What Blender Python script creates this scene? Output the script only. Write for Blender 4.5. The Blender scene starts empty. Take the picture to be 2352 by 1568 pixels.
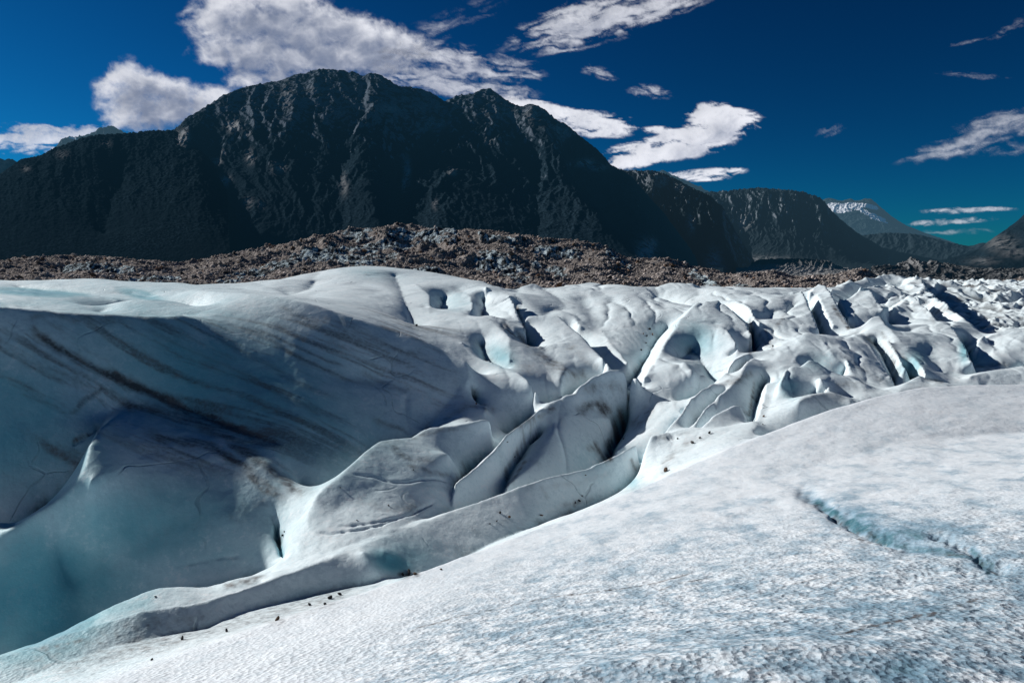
import bpy, math, time
import numpy as np
import os
T0 = time.time()
Q = float(os.environ.get('SCENE_Q', '0.85'))          # mesh density; 1 = full
rng = np.random.default_rng(7)
sc = bpy.context.scene
COL = sc.collection

# ------------------------------------------------------------------ camera
F = 1568.0                       # focal length in units of the 2352 x 1568 layout grid
PITCH = math.radians(6.15)
cp, sp = math.cos(PITCH), math.sin(PITCH)
cam = bpy.data.cameras.new('camera')
cam.lens = 24.0; cam.sensor_width = 36.0; cam.clip_start = 0.05; cam.clip_end = 90000.0
camo = bpy.data.objects.new('camera', cam); COL.objects.link(camo)
camo.location = (0, 0, 0); camo.rotation_euler = (math.pi/2 - PITCH, 0, 0)
sc.camera = camo

def us(x, y):
    """layout point -> bearing X/Y and elevation Z/Y of the line of sight"""
    a = (np.asarray(x, float) - 1176.0) / F
    b = (784.0 - np.asarray(y, float)) / F
    den = cp + b*sp
    return a/den, (b*cp - sp)/den
def proj(u, s):
    """bearing, elevation -> layout point"""
    # direction (u,1,s) in the camera frame
    fwd = cp - s*sp
    up = s*cp + sp
    return 1176 + F*u/fwd, 784 - F*up/fwd

# ------------------------------------------------------------------ noise
def _perm(seed):
    r = np.random.default_rng(seed); p = r.permutation(256)
    return np.concatenate([p, p, p])
_G2 = np.stack([np.cos(np.arange(16)*math.pi/8), np.sin(np.arange(16)*math.pi/8)], 1).astype(np.float32)
_P = {}
def pn(x, y, seed=0):
    if seed not in _P: _P[seed] = _perm(seed)
    p = _P[seed]
    x = np.asarray(x, np.float32); y = np.asarray(y, np.float32)
    x0 = np.floor(x); y0 = np.floor(y)
    xi = x0.astype(np.int32) & 255; yi = y0.astype(np.int32) & 255
    fx = x - x0; fy = y - y0
    u = fx*fx*fx*(fx*(fx*6-15)+10); v = fy*fy*fy*(fy*(fy*6-15)+10)
    def g(ix, iy, dx, dy):
        h = p[p[ix] + iy] & 15
        return _G2[h, 0]*dx + _G2[h, 1]*dy
    n00 = g(xi, yi, fx, fy); n10 = g(xi+1, yi, fx-1, fy)
    n01 = g(xi, yi+1, fx, fy-1); n11 = g(xi+1, yi+1, fx-1, fy-1)
    a = n00 + u*(n10-n00); b = n01 + u*(n11-n01)
    return (a + v*(b-a))*1.5
def fbm(x, y, o=5, seed=0, gain=.5, lac=2.03):
    r = 0; a = 1.0; f = 1.0; t = 0
    for i in range(o):
        r = r + a*pn(x*f + 17.3*i, y*f + 9.1*i, seed+i); t += a; a *= gain; f *= lac
    return r/t
def ridged(x, y, o=5, seed=0, gain=.5, lac=2.03):
    r = 0; a = 1.0; f = 1.0; t = 0; w = 1.0
    for i in range(o):
        n = 1 - np.abs(pn(x*f + 17.3*i, y*f + 9.1*i, seed+i))*1.6
        n = n*n*w; r = r + a*n; w = np.clip(n*1.3, 0, 1); t += a; a *= gain; f *= lac
    return r/t
def billow(x, y, o=5, seed=0, gain=.5, lac=2.03):
    r = 0; a = 1.0; f = 1.0; t = 0
    for i in range(o):
        r = r + a*(np.abs(pn(x*f + 17.3*i, y*f + 9.1*i, seed+i))*2 - .5); t += a; a *= gain; f *= lac
    return r/t
def cell(x, y, seed=0):
    """worley F1, F2 and the id of the nearest point"""
    xi = np.floor(x).astype(np.int32); yi = np.floor(y).astype(np.int32)
    d1 = np.full(x.shape, 9., np.float32); d2 = d1.copy(); idn = np.zeros(x.shape, np.float32)
    for dx in (-1, 0, 1):
        for dy in (-1, 0, 1):
            cx = xi+dx; cy = yi+dy
            h = (cx.astype(np.int64)*374761393 + cy.astype(np.int64)*668265263 + seed*144665) & 0xffffffff
            h = ((h ^ (h >> 13))*1274126177) & 0xffffffff
            h = h ^ (h >> 16)
            rx = (h & 1023)/1023.; ry = ((h >> 10) & 1023)/1023.; rid = ((h >> 20) & 1023)/1023.
            d = np.sqrt((cx+rx-x)**2 + (cy+ry-y)**2).astype(np.float32)
            m = d < d1
            d2 = np.where(m, d1, np.minimum(d2, d)); idn = np.where(m, rid, idn); d1 = np.where(m, d, d1)
    return d1, d2, idn
def sstep(a, b, x):
    t = np.clip((x-a)/(b-a), 0, 1); return t*t*(3-2*t)
def blur(a, sig):
    if sig < .3: return a
    r = int(math.ceil(sig*2.6)); k = np.exp(-.5*(np.arange(-r, r+1)/sig)**2); k /= k.sum(); k = k.astype(a.dtype)
    for ax in (0, 1):
        p = np.pad(a, [(r, r) if i == ax else (0, 0) for i in (0, 1)], mode='edge')
        o = np.zeros_like(a)
        n = a.shape[ax]
        for i, w in enumerate(k):
            o += w*(p[i:i+n] if ax == 0 else p[:, i:i+n])
        a = o
    return a
def resize(a, shp):
    """bilinear, node to node"""
    n0, n1 = a.shape; m0, m1 = shp
    y = np.linspace(0, n0-1, m0); x = np.linspace(0, n1-1, m1)
    y0 = np.minimum(y.astype(int), n0-2); x0 = np.minimum(x.astype(int), n1-2)
    fy = (y-y0)[:, None].astype(a.dtype); fx = (x-x0)[None].astype(a.dtype)
    r0 = a[y0]; r1 = a[y0+1]
    t = r0*(1-fy) + r1*fy
    return t[:, x0]*(1-fx) + t[:, x0+1]*fx

# ------------------------------------------------------------------ terrain solver
class Field:
    """Heights over a polar grid (bearing u, v = ln distance), spanned between crest and valley lines."""
    def __init__(self, u0, u1, d0, d1, nu):
        self.u0, self.u1, self.v0, self.v1 = u0, u1, math.log(d0), math.log(d1)
        self.nu = nu; self.h = (u1-u0)/(nu-1)
        self.nv = int(round((self.v1-self.v0)/self.h))+1
        self.lines = []; self.kmul = 1.0; self.dmap = None
    def line(self, pts, typ='c', k=None, b=None, w=1):
        """pts: (x, y, D) layout points; typ c crest (rounded by b), v valley (sharp)"""
        P = np.array(pts, float)
        if self.dmap: P[:, 2] = self.dmap(P[:, 2])
        u, s = us(P[:, 0], P[:, 1]); v = np.log(P[:, 2]); z = s*P[:, 2]
        self.lines.append((u, v, z, typ, k, b))
    def lines_z(self, pts, typ='c', k=None, b=None):
        """pts: (u, D, z)"""
        P = np.array(pts, float)
        if self.dmap: D1 = self.dmap(P[:, 1]); P[:, 2] *= D1/P[:, 1]; P[:, 1] = D1
        self.lines.append((P[:, 0], np.log(P[:, 1]), P[:, 2], typ, k, b))
    def raster(self, h, nu, nv):
        acc = np.zeros((4, nv, nu)); cnt = np.zeros((nv, nu))
        for u, v, z, typ, k, b in self.lines:
            for i in range(max(1, len(u)-1)):
                j = min(i+1, len(u)-1)
                n = max(2, int(max(abs(u[j]-u[i]), abs(v[j]-v[i]))/h*1.5)+2)
                t = np.linspace(0, 1, n)
                iu = np.round((u[i]+(u[j]-u[i])*t-self.u0)/h).astype(int)
                iv = np.round((v[i]+(v[j]-v[i])*t-self.v0)/h).astype(int)
                zz = z[i]+(z[j]-z[i])*t
                m = (iu >= 0) & (iu < nu) & (iv >= 0) & (iv < nv)
                iu, iv, zz = iu[m], iv[m], zz[m]
                np.add.at(cnt, (iv, iu), 1)
                np.add.at(acc[0], (iv, iu), zz)
                np.add.at(acc[1], (iv, iu), (6. if k is None else k))
                np.add.at(acc[2], (iv, iu), ((1. if b is None else b) if typ == 'c' else 0.))
                np.add.at(acc[3], (iv, iu), 1. if typ == 'v' else 0.)
        m = cnt > 0
        acc[:, m] /= cnt[m]
        return m, acc
    def solve(self, it=(400, 200, 140, 100, 70, 50, 40)):
        levels = []
        nu, nv, h = self.nu, self.nv, self.h
        while min(nu, nv) > 24:
            levels.append((nu, nv, h)); nu = (nu-1)//2+1; nv = (nv-1)//2+1; h *= 2
            h = (self.u1-self.u0)/(nu-1)
        levels = levels[::-1]
        # distance to the nearest line, so that wide spans do not balloon
        nu, nv, h = levels[min(3, len(levels)-1)]
        gu, gv = np.meshgrid(self.u0+np.arange(nu)*h, self.v0+np.arange(nv)*h)
        dist = np.full(gu.shape, .4, np.float32)
        for u, v, z, typ, k, b in self.lines:
            dist = np.minimum(dist, sdist(gu, gv, np.stack([u, v], 1), .4)[0])
        damp = 1/(1+(dist/.03)**2)
        Z = K = B = Cv = None
        for li, (nu, nv, h) in enumerate(levels):
            # slight anisotropy between levels is harmless
            m, acc = self.raster(h, nu, nv)
            if Z is None:
                Z = np.full((nv, nu), acc[0][m].mean()); K = np.full((nv, nu), 6.); B = np.full((nv, nu), .5); Cv = B.copy()
            else:
                Z, K, B, Cv = [resize(a, (nv, nu)) for a in (Z, K, B, Cv)]
            D = np.exp(self.v0 + np.arange(nv)*h)[:, None]
            n = it[min(li, len(it)-1)]
            dm = resize(damp, (nv, nu))
            def sweep(A, tgt, src, n):
                A[m] = tgt[m]
                for _ in range(n):
                    P = np.pad(A, 1, mode='edge')
                    # SOR-free damped average
                    N = .25*(P[:-2, 1:-1]+P[2:, 1:-1]+P[1:-1, :-2]+P[1:-1, 2:])
                    if src is not None: N = N + src
                    A = N; A[m] = tgt[m]
                return A
            K = sweep(K, acc[1], None, max(20, n//2))
            B = sweep(B, acc[2], None, max(20, n//2))
            Cv = sweep(Cv, acc[3], None, max(20, n//2))
            Z = sweep(Z, acc[0], K*dm*D*h*h*.25*self.kmul, n)
        self.Z, self.K, self.B = Z.astype(np.float32), K, B.astype(np.float32)
        # round the crests
        px = h/0.0025
        z1 = blur(self.Z, 2.0/px); z2 = blur(self.Z, 5.0/px); z3 = blur(self.Z, 11.0/px)
        b = np.clip(self.B*getattr(self, 'bmul', 1.), 0, 3)
        z = np.where(b < 1, self.Z*(1-b)+z1*b, np.where(b < 2, z1*(2-b)+z2*(b-1), z2*(3-b)+z3*(b-2)))
        self.z = z.astype(np.float32); self.C = Cv.astype(np.float32)
        self.u = self.u0 + np.arange(nu)*h; self.v = self.v0 + np.arange(nv)*h
        return self
    def fine(self, nu, nv, ulim=None, vlim=None):
        """resample to a finer grid"""
        u = np.linspace(self.u0, self.u1, nu); v = np.linspace(self.v0, self.v1, nv)
        z = resize(self.z, (nv, nu)); b = resize(self.B, (nv, nu))
        z = blur(z, max(.6, nu/self.nu*.55))
        U, V = np.meshgrid(u, v)
        return U, V, z, b

def sdist(px, py, pts, R):
    """distance of points to a polyline (any 2-D plane), parameter 0..1 along it; only inside R, else R"""
    P = np.array(pts, float)
    out = np.full(px.shape, R, np.float32); par = np.zeros(px.shape, np.float32); side = np.zeros(px.shape, np.float32)
    m = (px > P[:, 0].min()-R) & (px < P[:, 0].max()+R) & (py > P[:, 1].min()-R) & (py < P[:, 1].max()+R)
    x = px[m]; y = py[m]
    d = np.full(x.shape, R, np.float32); pr = np.zeros(x.shape, np.float32); sd = np.zeros(x.shape, np.float32)
    n = len(P)-1
    for i in range(n):
        ax, ay = P[i, :2]; bx, by = P[i+1, :2]
        vx, vy = bx-ax, by-ay; L = vx*vx+vy*vy+1e-9
        t = np.clip(((x-ax)*vx+(y-ay)*vy)/L, 0, 1)
        dd = np.hypot(x-ax-t*vx, y-ay-t*vy)
        k = dd < d
        d = np.where(k, dd, d); pr = np.where(k, (i+t)/n, pr)
        sd = np.where(k, np.sign(vx*(y-ay)-vy*(x-ax)), sd)
    out[m] = d; par[m] = pr; side[m] = sd
    return out, par, side

# ------------------------------------------------------------------ mesh from a grid
def grid_mesh(name, X, Y, Z, mat, attrs=None, keep=None, smooth=True):
    nv, nu = X.shape
    co = np.stack([X, Y, Z], -1).reshape(-1, 3).astype(np.float32)
    i = np.arange(nv*nu).reshape(nv, nu)
    q = np.stack([i[:-1, :-1], i[:-1, 1:], i[1:, 1:], i[1:, :-1]], -1).reshape(-1, 4)
    if keep is not None:
        kf = (keep[:-1, :-1] | keep[:-1, 1:] | keep[1:, 1:] | keep[1:, :-1]).reshape(-1)
        q = q[kf]
        used = np.zeros(nv*nu, bool); used[q.reshape(-1)] = True
        remap = np.cumsum(used)-1
        q = remap[q]; co = co[used]
    else: used = None
    me = bpy.data.meshes.new(name)
    me.vertices.add(len(co)); me.vertices.foreach_set('co', co.reshape(-1))
    me.loops.add(q.size); me.loops.foreach_set('vertex_index', q.reshape(-1).astype(np.int32))
    me.polygons.add(len(q))
    me.polygons.foreach_set('loop_start', (np.arange(len(q))*4).astype(np.int32))
    if smooth: me.polygons.foreach_set('use_smooth', np.ones(len(q), bool))
    me.update(calc_edges=True)
    for k, a in (attrs or {}).items():
        a = np.asarray(a, np.float32).reshape(-1)
        if used is not None: a = a[used]
        at = me.attributes.new(k, 'FLOAT', 'POINT'); at.data.foreach_set('value', a)
    me.materials.append(mat)
    o = bpy.data.objects.new(name, me); COL.objects.link(o)
    return o
def tag(o, label=None, cat=None, group=None, kind=None):
    if label: o['label'] = label
    if cat: o['category'] = cat
    if group: o['group'] = group
    if kind: o['kind'] = kind
    return o

# ------------------------------------------------------------------ node helper
class NT:
    def __init__(self, tree): self.t = tree; self.n = tree.nodes; self.l = tree.links
    def new(self, typ, **kw):
        nd = self.n.new(typ)
        for k, v in kw.items():
            if k == 'ins':
                for a, b in v.items(): self.put(nd.inputs[a], b)
            else: setattr(nd, k, v)
        return nd
    def put(self, sock, val):
        if isinstance(val, bpy.types.NodeSocket): self.l.new(val, sock)
        elif isinstance(val, bpy.types.Node): self.l.new(val.outputs[0], sock)
        else: sock.default_value = val
    def math(self, op, a, b=0., c=0., clamp=False):
        nd = self.new('ShaderNodeMath', operation=op, use_clamp=clamp)
        for s, v in zip(nd.inputs, (a, b, c)): self.put(s, v)
        return nd.outputs[0]
    def attr(self, name):
        return self.new('ShaderNodeAttribute', attribute_name=name).outputs['Fac']
    def rgb(self, c): return (c[0], c[1], c[2], 1.0)
    def mix(self, f, a, b, bt='MIX'):
        nd = self.new('ShaderNodeMix', data_type='RGBA', blend_type=bt, clamp_factor=True)
        self.put(nd.inputs[0], f)
        self.put(nd.inputs[6], self.rgb(a) if isinstance(a, tuple) else a)
        self.put(nd.inputs[7], self.rgb(b) if isinstance(b, tuple) else b)
        return nd.outputs[2]
    def noise(self, vec, scale, detail=5, rough=.55, dist=0., ntype=None):
        nd = self.new('ShaderNodeTexNoise')
        if ntype: nd.noise_type = ntype
        self.put(nd.inputs['Vector'], vec); nd.inputs['Scale'].default_value = scale
        nd.inputs['Detail'].default_value = detail; nd.inputs['Roughness'].default_value = rough
        nd.inputs['Distortion'].default_value = dist
        return nd.outputs[0]
    def ramp(self, f, a, b, lo=0., hi=1.):
        nd = self.new('ShaderNodeMapRange', interpolation_type='SMOOTHSTEP')
        self.put(nd.inputs[0], f)
        for i, v in enumerate((a, b, lo, hi)): nd.inputs[1+i].default_value = v
        return nd.outputs[0]
    def scale(self, vec, s):
        nd = self.new('ShaderNodeVectorMath', operation='MULTIPLY')
        self.put(nd.inputs[0], vec); nd.inputs[1].default_value = s
        return nd.outputs[0]
    def bump(self, hgt, dist, strength=1., normal=None):
        nd = self.new('ShaderNodeBump'); nd.inputs['Strength'].default_value = strength
        nd.inputs['Distance'].default_value = dist; self.put(nd.inputs['Height'], hgt)
        if normal is not None: self.put(nd.inputs['Normal'], normal)
        return nd.outputs[0]
def material(name):
    m = bpy.data.materials.new(name); m.use_nodes = True
    t = NT(m.node_tree); t.n.clear()
    return m, t
def finish(m, t, col, rough, nrm=None, spec=.3, emit=None, emit_s=0., sss=0.):
    b = t.new('ShaderNodeBsdfPrincipled'); o = t.new('ShaderNodeOutputMaterial')
    t.put(b.inputs['Base Color'], t.rgb(col) if isinstance(col, tuple) else col)
    t.put(b.inputs['Roughness'], rough); b.inputs['Specular IOR Level'].default_value = spec
    if nrm is not None: t.put(b.inputs['Normal'], nrm)
    if emit is not None:
        t.put(b.inputs['Emission Color'], t.rgb(emit)); t.put(b.inputs['Emission Strength'], emit_s)
    if sss:
        b.inputs['Subsurface Weight'].default_value = sss
        b.inputs['Subsurface Radius'].default_value = (.25, .6, .9); b.inputs['Subsurface Scale'].default_value = .15
    t.l.new(b.outputs[0], o.inputs[0])
    return m

# ------------------------------------------------------------------ light
SUN_AZ, SUN_EL = math.radians(-59), math.radians(27.3)
sd = np.array([math.sin(SUN_AZ)*math.cos(SUN_EL), math.cos(SUN_AZ)*math.cos(SUN_EL), math.sin(SUN_EL)])
sun = bpy.data.lights.new('sun', 'SUN'); sun.energy = 5.0; sun.angle = math.radians(.55); sun.color = (1.0, .965, .92)
suno = bpy.data.objects.new('sun', sun); COL.objects.link(suno)
import mathutils
suno.rotation_euler = mathutils.Vector(sd).to_track_quat('Z', 'Y').to_euler()
suno.location = (-40, 20, 40)
w = bpy.data.worlds.new('World'); sc.world = w; w.use_nodes = True
t = NT(w.node_tree); t.n.clear()
sky = t.new('ShaderNodeTexSky', sky_type='NISHITA', sun_disc=False, sun_elevation=SUN_EL, sun_rotation=SUN_AZ,
            altitude=300, air_density=.8, dust_density=.15, ozone_density=6.0)
gm = t.new('ShaderNodeGamma', ins={'Color': sky.outputs[0], 'Gamma': 1.6})
tint = t.mix(1.0, gm.outputs[0], (.014, .185, .200), 'MULTIPLY')
bg = t.new('ShaderNodeBackground'); t.put(bg.inputs[0], tint); bg.inputs[1].default_value = .06
wo = t.new('ShaderNodeOutputWorld'); t.l.new(bg.outputs[0], wo.inputs[0])
sc.view_settings.view_transform = 'Standard'; sc.view_settings.look = 'None'; sc.view_settings.exposure = 0
sc.cycles.max_bounces = 6; sc.cycles.transparent_max_bounces = 16; sc.cycles.diffuse_bounces = 3
sc.cycles.use_denoising = True
# ================================================================== the glacier
DM = lambda d: np.where(np.asarray(d) < 5, d, 5*(np.maximum(d, 1e-3)/5)**.76)
G = Field(-1.02, 1.02, 1.6, 94, int(820*min(1, Q*1.2))); G.dmap = DM; G.bmul = .45
c, v = (lambda p, **k: G.line(p, 'c', **k)), (lambda p, **k: G.line(p, 'v', **k))
# --- foreground dome under the camera
G.lines_z([(-1.1, 1.7, -2.6), (-.75, 1.75, -2.2), (-.3, 1.8, -1.78), (0, 1.8, -1.62), (.5, 1.9, -1.5), (1.1, 2.1, -1.55)], 'c', b=2, k=.8)
G.lines_z([(-.32, 2.6, -2.05), (0, 2.9, -1.83), (.4, 3.0, -1.72), (.75, 3.0, -1.78), (1.0, 3.0, -1.9)], 'c', b=3, k=.8)
fc = [(-260, 1800, 3.1), (-60, 1680, 3.6), (250, 1568, 4.6), (420, 1502, 5.3), (600, 1440, 6.1), (750, 1390, 6.9), (900, 1340, 7.7), (1100, 1266, 9.2), (1300, 1190, 11), (1480, 1118, 12.6),
      (1620, 1052, 14), (1740, 1003, 15), (1800, 980, 15.6), (1900, 942, 16.8), (2010, 911, 18), (2100, 891, 18.8), (2200, 884, 19.3), (2352, 881, 19.8), (2560, 885, 20), (2800, 890, 20)]
c(fc, b=2.4, k=.8)
# second, nearer contour that keeps the dome full
c([(300, 1700, 3.1), (520, 1560, 4.2), (900, 1420, 5.6), (1200, 1310, 7.4), (1500, 1190, 9.4), (1800, 1090, 11.6), (2100, 1010, 13.6), (2400, 990, 14.5)], b=3, k=.8)
v([(x, y+16, D*1.13+.4) for x, y, D in fc if x > 1700], k=1)
# --- gully floor behind the dome
v([(-200, 1640, 5.6), (0, 1580, 6.1), (120, 1530, 6.6), (266, 1482, 7.2), (365, 1463, 7.6), (474, 1444, 8.2), (547, 1410, 8.8), (693, 1371, 9.7), (857, 1341, 10.3), (961, 1320, 10.9), (1030, 1305, 11.6),
   (1100, 1262, 12.6), (1245, 1190, 14.6), (1340, 1150, 16.2), (1410, 1122, 17.2), (1450, 1108, 17.7)], k=5)
c([(120, 1560, 5.8), (300, 1512, 6.4), (500, 1452, 7.4), (700, 1396, 8.6), (900, 1350, 9.6)], b=1.2, k=1)     # grey shelf beside the dome
c([(1160, 1262, 11.4), (1300, 1196, 13.2), (1400, 1160, 14.6), (1500, 1120, 15.4)], b=1.2, k=3)
# --- rib A2
c([(-200, 1560, 6.4), (0, 1508, 6.9), (60, 1488, 7.2), (164, 1451, 7.5), (328, 1403, 7.9), (401, 1392, 8.3), (474, 1378, 8.7), (547, 1356, 9.15), (598, 1338, 9.5), (693, 1305, 10.1), (766, 1279, 10.6),
   (857, 1243, 11.5), (917, 1221, 12.3), (1041, 1173, 14.0), (1140, 1142, 15.2), (1245, 1108, 16.2), (1355, 1082, 17.8), (1409, 1057, 18.6), (1462, 1033, 19.3)], b=.5, k=2.5)
c([(832, 1258, 10.8), (856, 1296, 10.5), (885, 1326, 10.4)], b=1.2)                                   # lip of the scoop
v([(882, 1264, 11.15), (898, 1290, 11.0), (940, 1311, 10.95)])
v([(60, 1492, 7.4), (164, 1456, 7.8), (328, 1412, 8.4), (474, 1386, 9.1), (598, 1344, 9.8)])
# --- thin rim A1 and the blue pit behind it
c([(-160, 1560, 7.2), (0, 1505, 7.7), (98, 1472, 8.0), (164, 1440, 8.3), (255, 1392, 8.8), (343, 1356, 9.4), (365, 1350, 9.5), (437, 1348, 9.8), (492, 1347, 10.0), (560, 1325, 10.1), (616, 1315, 10.3)], b=.5, k=8)
v([(-200, 1620, 9.6), (0, 1580, 10.3), (120, 1530, 10.9), (230, 1470, 11.5), (330, 1405, 11.9), (430, 1375, 12.0), (500, 1368, 12.0), (580, 1335, 12.2), (640, 1304, 12.0)], k=3)
# --- spur B
c([(-140, 1300, 11.6), (-40, 1250, 11.9), (30, 1212, 12.1), (106, 1164, 12.4), (171, 1116, 12.9), (197, 1072, 13.3), (204, 1024, 14.0), (228, 981, 15.0), (262, 955, 16.6)], b=1.2, k=3)
c([(262, 955, 16.6), (328, 935, 17.8), (401, 968, 17.3), (510, 1016, 16.3), (620, 1065, 15.5)], b=2, k=3)
c([(206, 1100, 12.8), (240, 1088, 13.2), (300, 1066, 14.1), (350, 1040, 15.0)], b=.7)                # small rib on the spur
c([(150, 1330, 12.2), (350, 1230, 13.1), (560, 1180, 13.5)], b=3, k=2)
c([(-60, 1205, 12.6), (0, 1198, 12.7), (22, 1200, 12.7), (34, 1216, 12.4)], b=.6)
v([(625, 1190, 13.9), (640, 1240, 13.1), (645, 1282, 12.3)])                                           # crack at the right foot
# --- big shaded wall
v([(-200, 1340, 13.2), (-60, 1280, 13.6), (30, 1236, 14.0), (106, 1188, 14.5), (185, 1090, 15.2), (215, 1020, 15.9), (245, 955, 17.1), (300, 915, 17.9)], k=5)
v([(84, 784, 17.9), (200, 838, 18.1), (328, 893, 18.4), (437, 943, 18.2), (547, 986, 17.4), (642, 1024, 16.6), (693, 1118, 15.7), (740, 1134, 15.4), (800, 1092, 16.6), (860, 1036, 18.5), (900, 1018, 19.1), (960, 1007, 19.7)], k=3)
c([(-300, 705, 16.6), (-150, 702, 17.5), (0, 703, 18.3), (40, 706, 18.6), (146, 716, 19.3), (255, 722, 20.1), (317, 725, 20.6), (368, 727, 21), (412, 723, 21.5), (450, 730, 21.9)], b=1.5, k=3)
v([(-200, 712, 24), (0, 712, 24), (146, 724, 24), (255, 730, 23.6), (368, 734, 23.6), (440, 722, 24), (470, 726, 23.4)])
c([(226, 721, 25.2), (255, 698, 26.5), (299, 689, 27), (346, 687, 27), (401, 693, 27), (437, 704, 26)], b=1.2, k=8)
v([(200, 712, 27.5), (255, 704, 29), (346, 695, 30), (437, 704, 28.5), (470, 712, 26.5)])
c([(-200, 655, 33), (0, 660, 33), (36, 673, 31), (109, 674, 30.5), (182, 678, 30), (255, 682, 30), (281, 691, 29)], b=1, k=8)
v([(-200, 672, 37), (0, 676, 36), (100, 682, 35.5), (200, 684, 35), (281, 694, 33), (330, 692, 33)], k=6)
c([(330, 692, 31), (400, 676, 33), (440, 665, 32), (467, 667, 30), (529, 669, 28), (620, 678, 26), (693, 693, 25.2), (747, 707, 25), (802, 725, 25), (857, 740, 25.2), (939, 769, 25.2), (990, 791, 25), (1041, 820, 24.6), (1070, 833, 24.2)], b=1.7, k=3)
c([(1070, 833, 24.2), (1080, 870, 23.4), (1040, 912, 22.2), (1005, 950, 21.2), (975, 990, 20.3)], b=1., k=3)
c([(560, 880, 19.3), (720, 860, 20.8), (880, 880, 22.2)], b=3, k=1)
v([(560, 682, 31.5), (640, 690, 28.8), (700, 703, 27.8), (760, 718, 27.3), (857, 750, 27.2), (939, 779, 27), (1000, 807, 26.6), (1060, 838, 26), (1095, 858, 25.4)], k=6)
# --- left skyline humps
c([(-200, 640, 50), (0, 645, 46), (73, 650, 44), (120, 643, 47), (219, 642, 48), (277, 647, 47), (310, 654, 44), (346, 651, 45), (419, 649, 46), (474, 662, 42)], b=1.4, k=9)
v([(40, 660, 40), (120, 668, 38), (230, 676, 36), (300, 676, 36), (345, 684, 34)], k=5)
v([(474, 668, 46), (520, 664, 48), (560, 668, 45), (600, 672, 42)], k=6)
c([(500, 655, 52), (547, 651, 54), (583, 649, 54), (620, 660, 47), (648, 672, 42)], b=1, k=8)
c([(583, 649, 58), (642, 642, 60), (711, 627, 64), (766, 616, 68), (850, 611, 70), (917, 617, 69), (960, 622, 68), (990, 625, 67), (1030, 634, 64), (1063, 642, 61), (1111, 647, 58)], b=1.6, k=8)
# --- bright hump H
c([(655, 676, 44), (690, 656, 50), (720, 640, 58), (735, 628, 64)], b=1, k=8)
v([(640, 682, 39), (680, 676, 44), (712, 664, 50), (722, 650, 56)])
v([(908, 628, 62), (918, 650, 54), (925, 671, 46), (939, 704, 38.5), (957, 745, 33)], k=6)
c([(705, 690, 37), (760, 660, 48), (820, 655, 52), (880, 672, 46), (905, 700, 38)], b=3, k=8)
c([(955, 655, 54), (985, 680, 46), (985, 720, 37.5)], b=2.2, k=8)
v([(1018, 668, 52), (1013, 690, 46), (1006, 706, 41)], k=6)
c([(1050, 665, 54), (1080, 685, 48), (1085, 715, 38.5)], b=1.5, k=8)
v([(1111, 660, 50), (1109, 690, 43), (1106, 722, 37.5)])
c([(1114, 664, 50), (1122, 656, 54), (1136, 656, 55), (1165, 674, 49), (1178, 700, 42), (1186, 722, 38), (1205, 758, 33)], b=.7, k=10)
v([(1170, 690, 46), (1182, 700, 43.5), (1196, 728, 38), (1206, 752, 34.5), (1222, 782, 31)])
c([(1180, 680, 52), (1194, 664, 58), (1227, 660, 60), (1264, 667, 57), (1290, 690, 50), (1320, 730, 42), (1332, 756, 39.5)], b=.9, k=9)
c([(1238, 733, 41), (1262, 712, 45), (1290, 708, 46), (1310, 722, 43)], b=.8, k=8)
c([(972, 707, 41), (1027, 718, 38), (1081, 727, 35.5), (1129, 727, 34.5), (1151, 747, 32.5), (1169, 776, 30), (1173, 805, 28.3), (1171, 831, 26.8)], b=.9, k=9)
v([(1105, 760, 31.2), (1118, 800, 28.4), (1136, 822, 27), (1160, 832, 26.3)], k=4)
c([(1060, 790, 29), (1090, 822, 27.5), (1140, 842, 26.4), (1190, 862, 24.5), (1230, 900, 22.9)], b=1.4, k=6)
c([(1198, 744, 36), (1213, 731, 37.2), (1245, 729, 37.4), (1282, 731, 37), (1307, 751, 35), (1347, 787, 31.4), (1377, 824, 28.4), (1400, 853, 26)], b=.9, k=10)
c([(1240, 800, 30), (1300, 850, 26.6), (1290, 880, 24.8)], b=2.5, k=6)
v([(1300, 742, 41), (1330, 766, 38), (1357, 792, 34.5), (1391, 833, 30.5), (1420, 862, 28)], k=5)
c([(1300, 660, 62), (1355, 654, 66), (1428, 654, 64), (1482, 665, 58), (1515, 690, 50), (1530, 712, 45)], b=1, k=8)
c([(1340, 690, 52), (1370, 740, 42), (1400, 790, 35.5), (1440, 838, 30.5)], b=2.5, k=7)
v([(1530, 728, 42), (1505, 752, 38.5), (1488, 787, 35), (1466, 818, 32), (1457, 838, 30.4), (1440, 862, 28.3)])
v([(1185, 690, 58), (1240, 668, 64), (1300, 672, 66), (1340, 664, 70)])
v([(1495, 672, 62), (1540, 690, 55), (1580, 690, 52)])
c([(1519, 655, 66), (1550, 651, 68), (1590, 651, 68), (1604, 672, 60), (1590, 690, 55)], b=.9, k=8)
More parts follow.
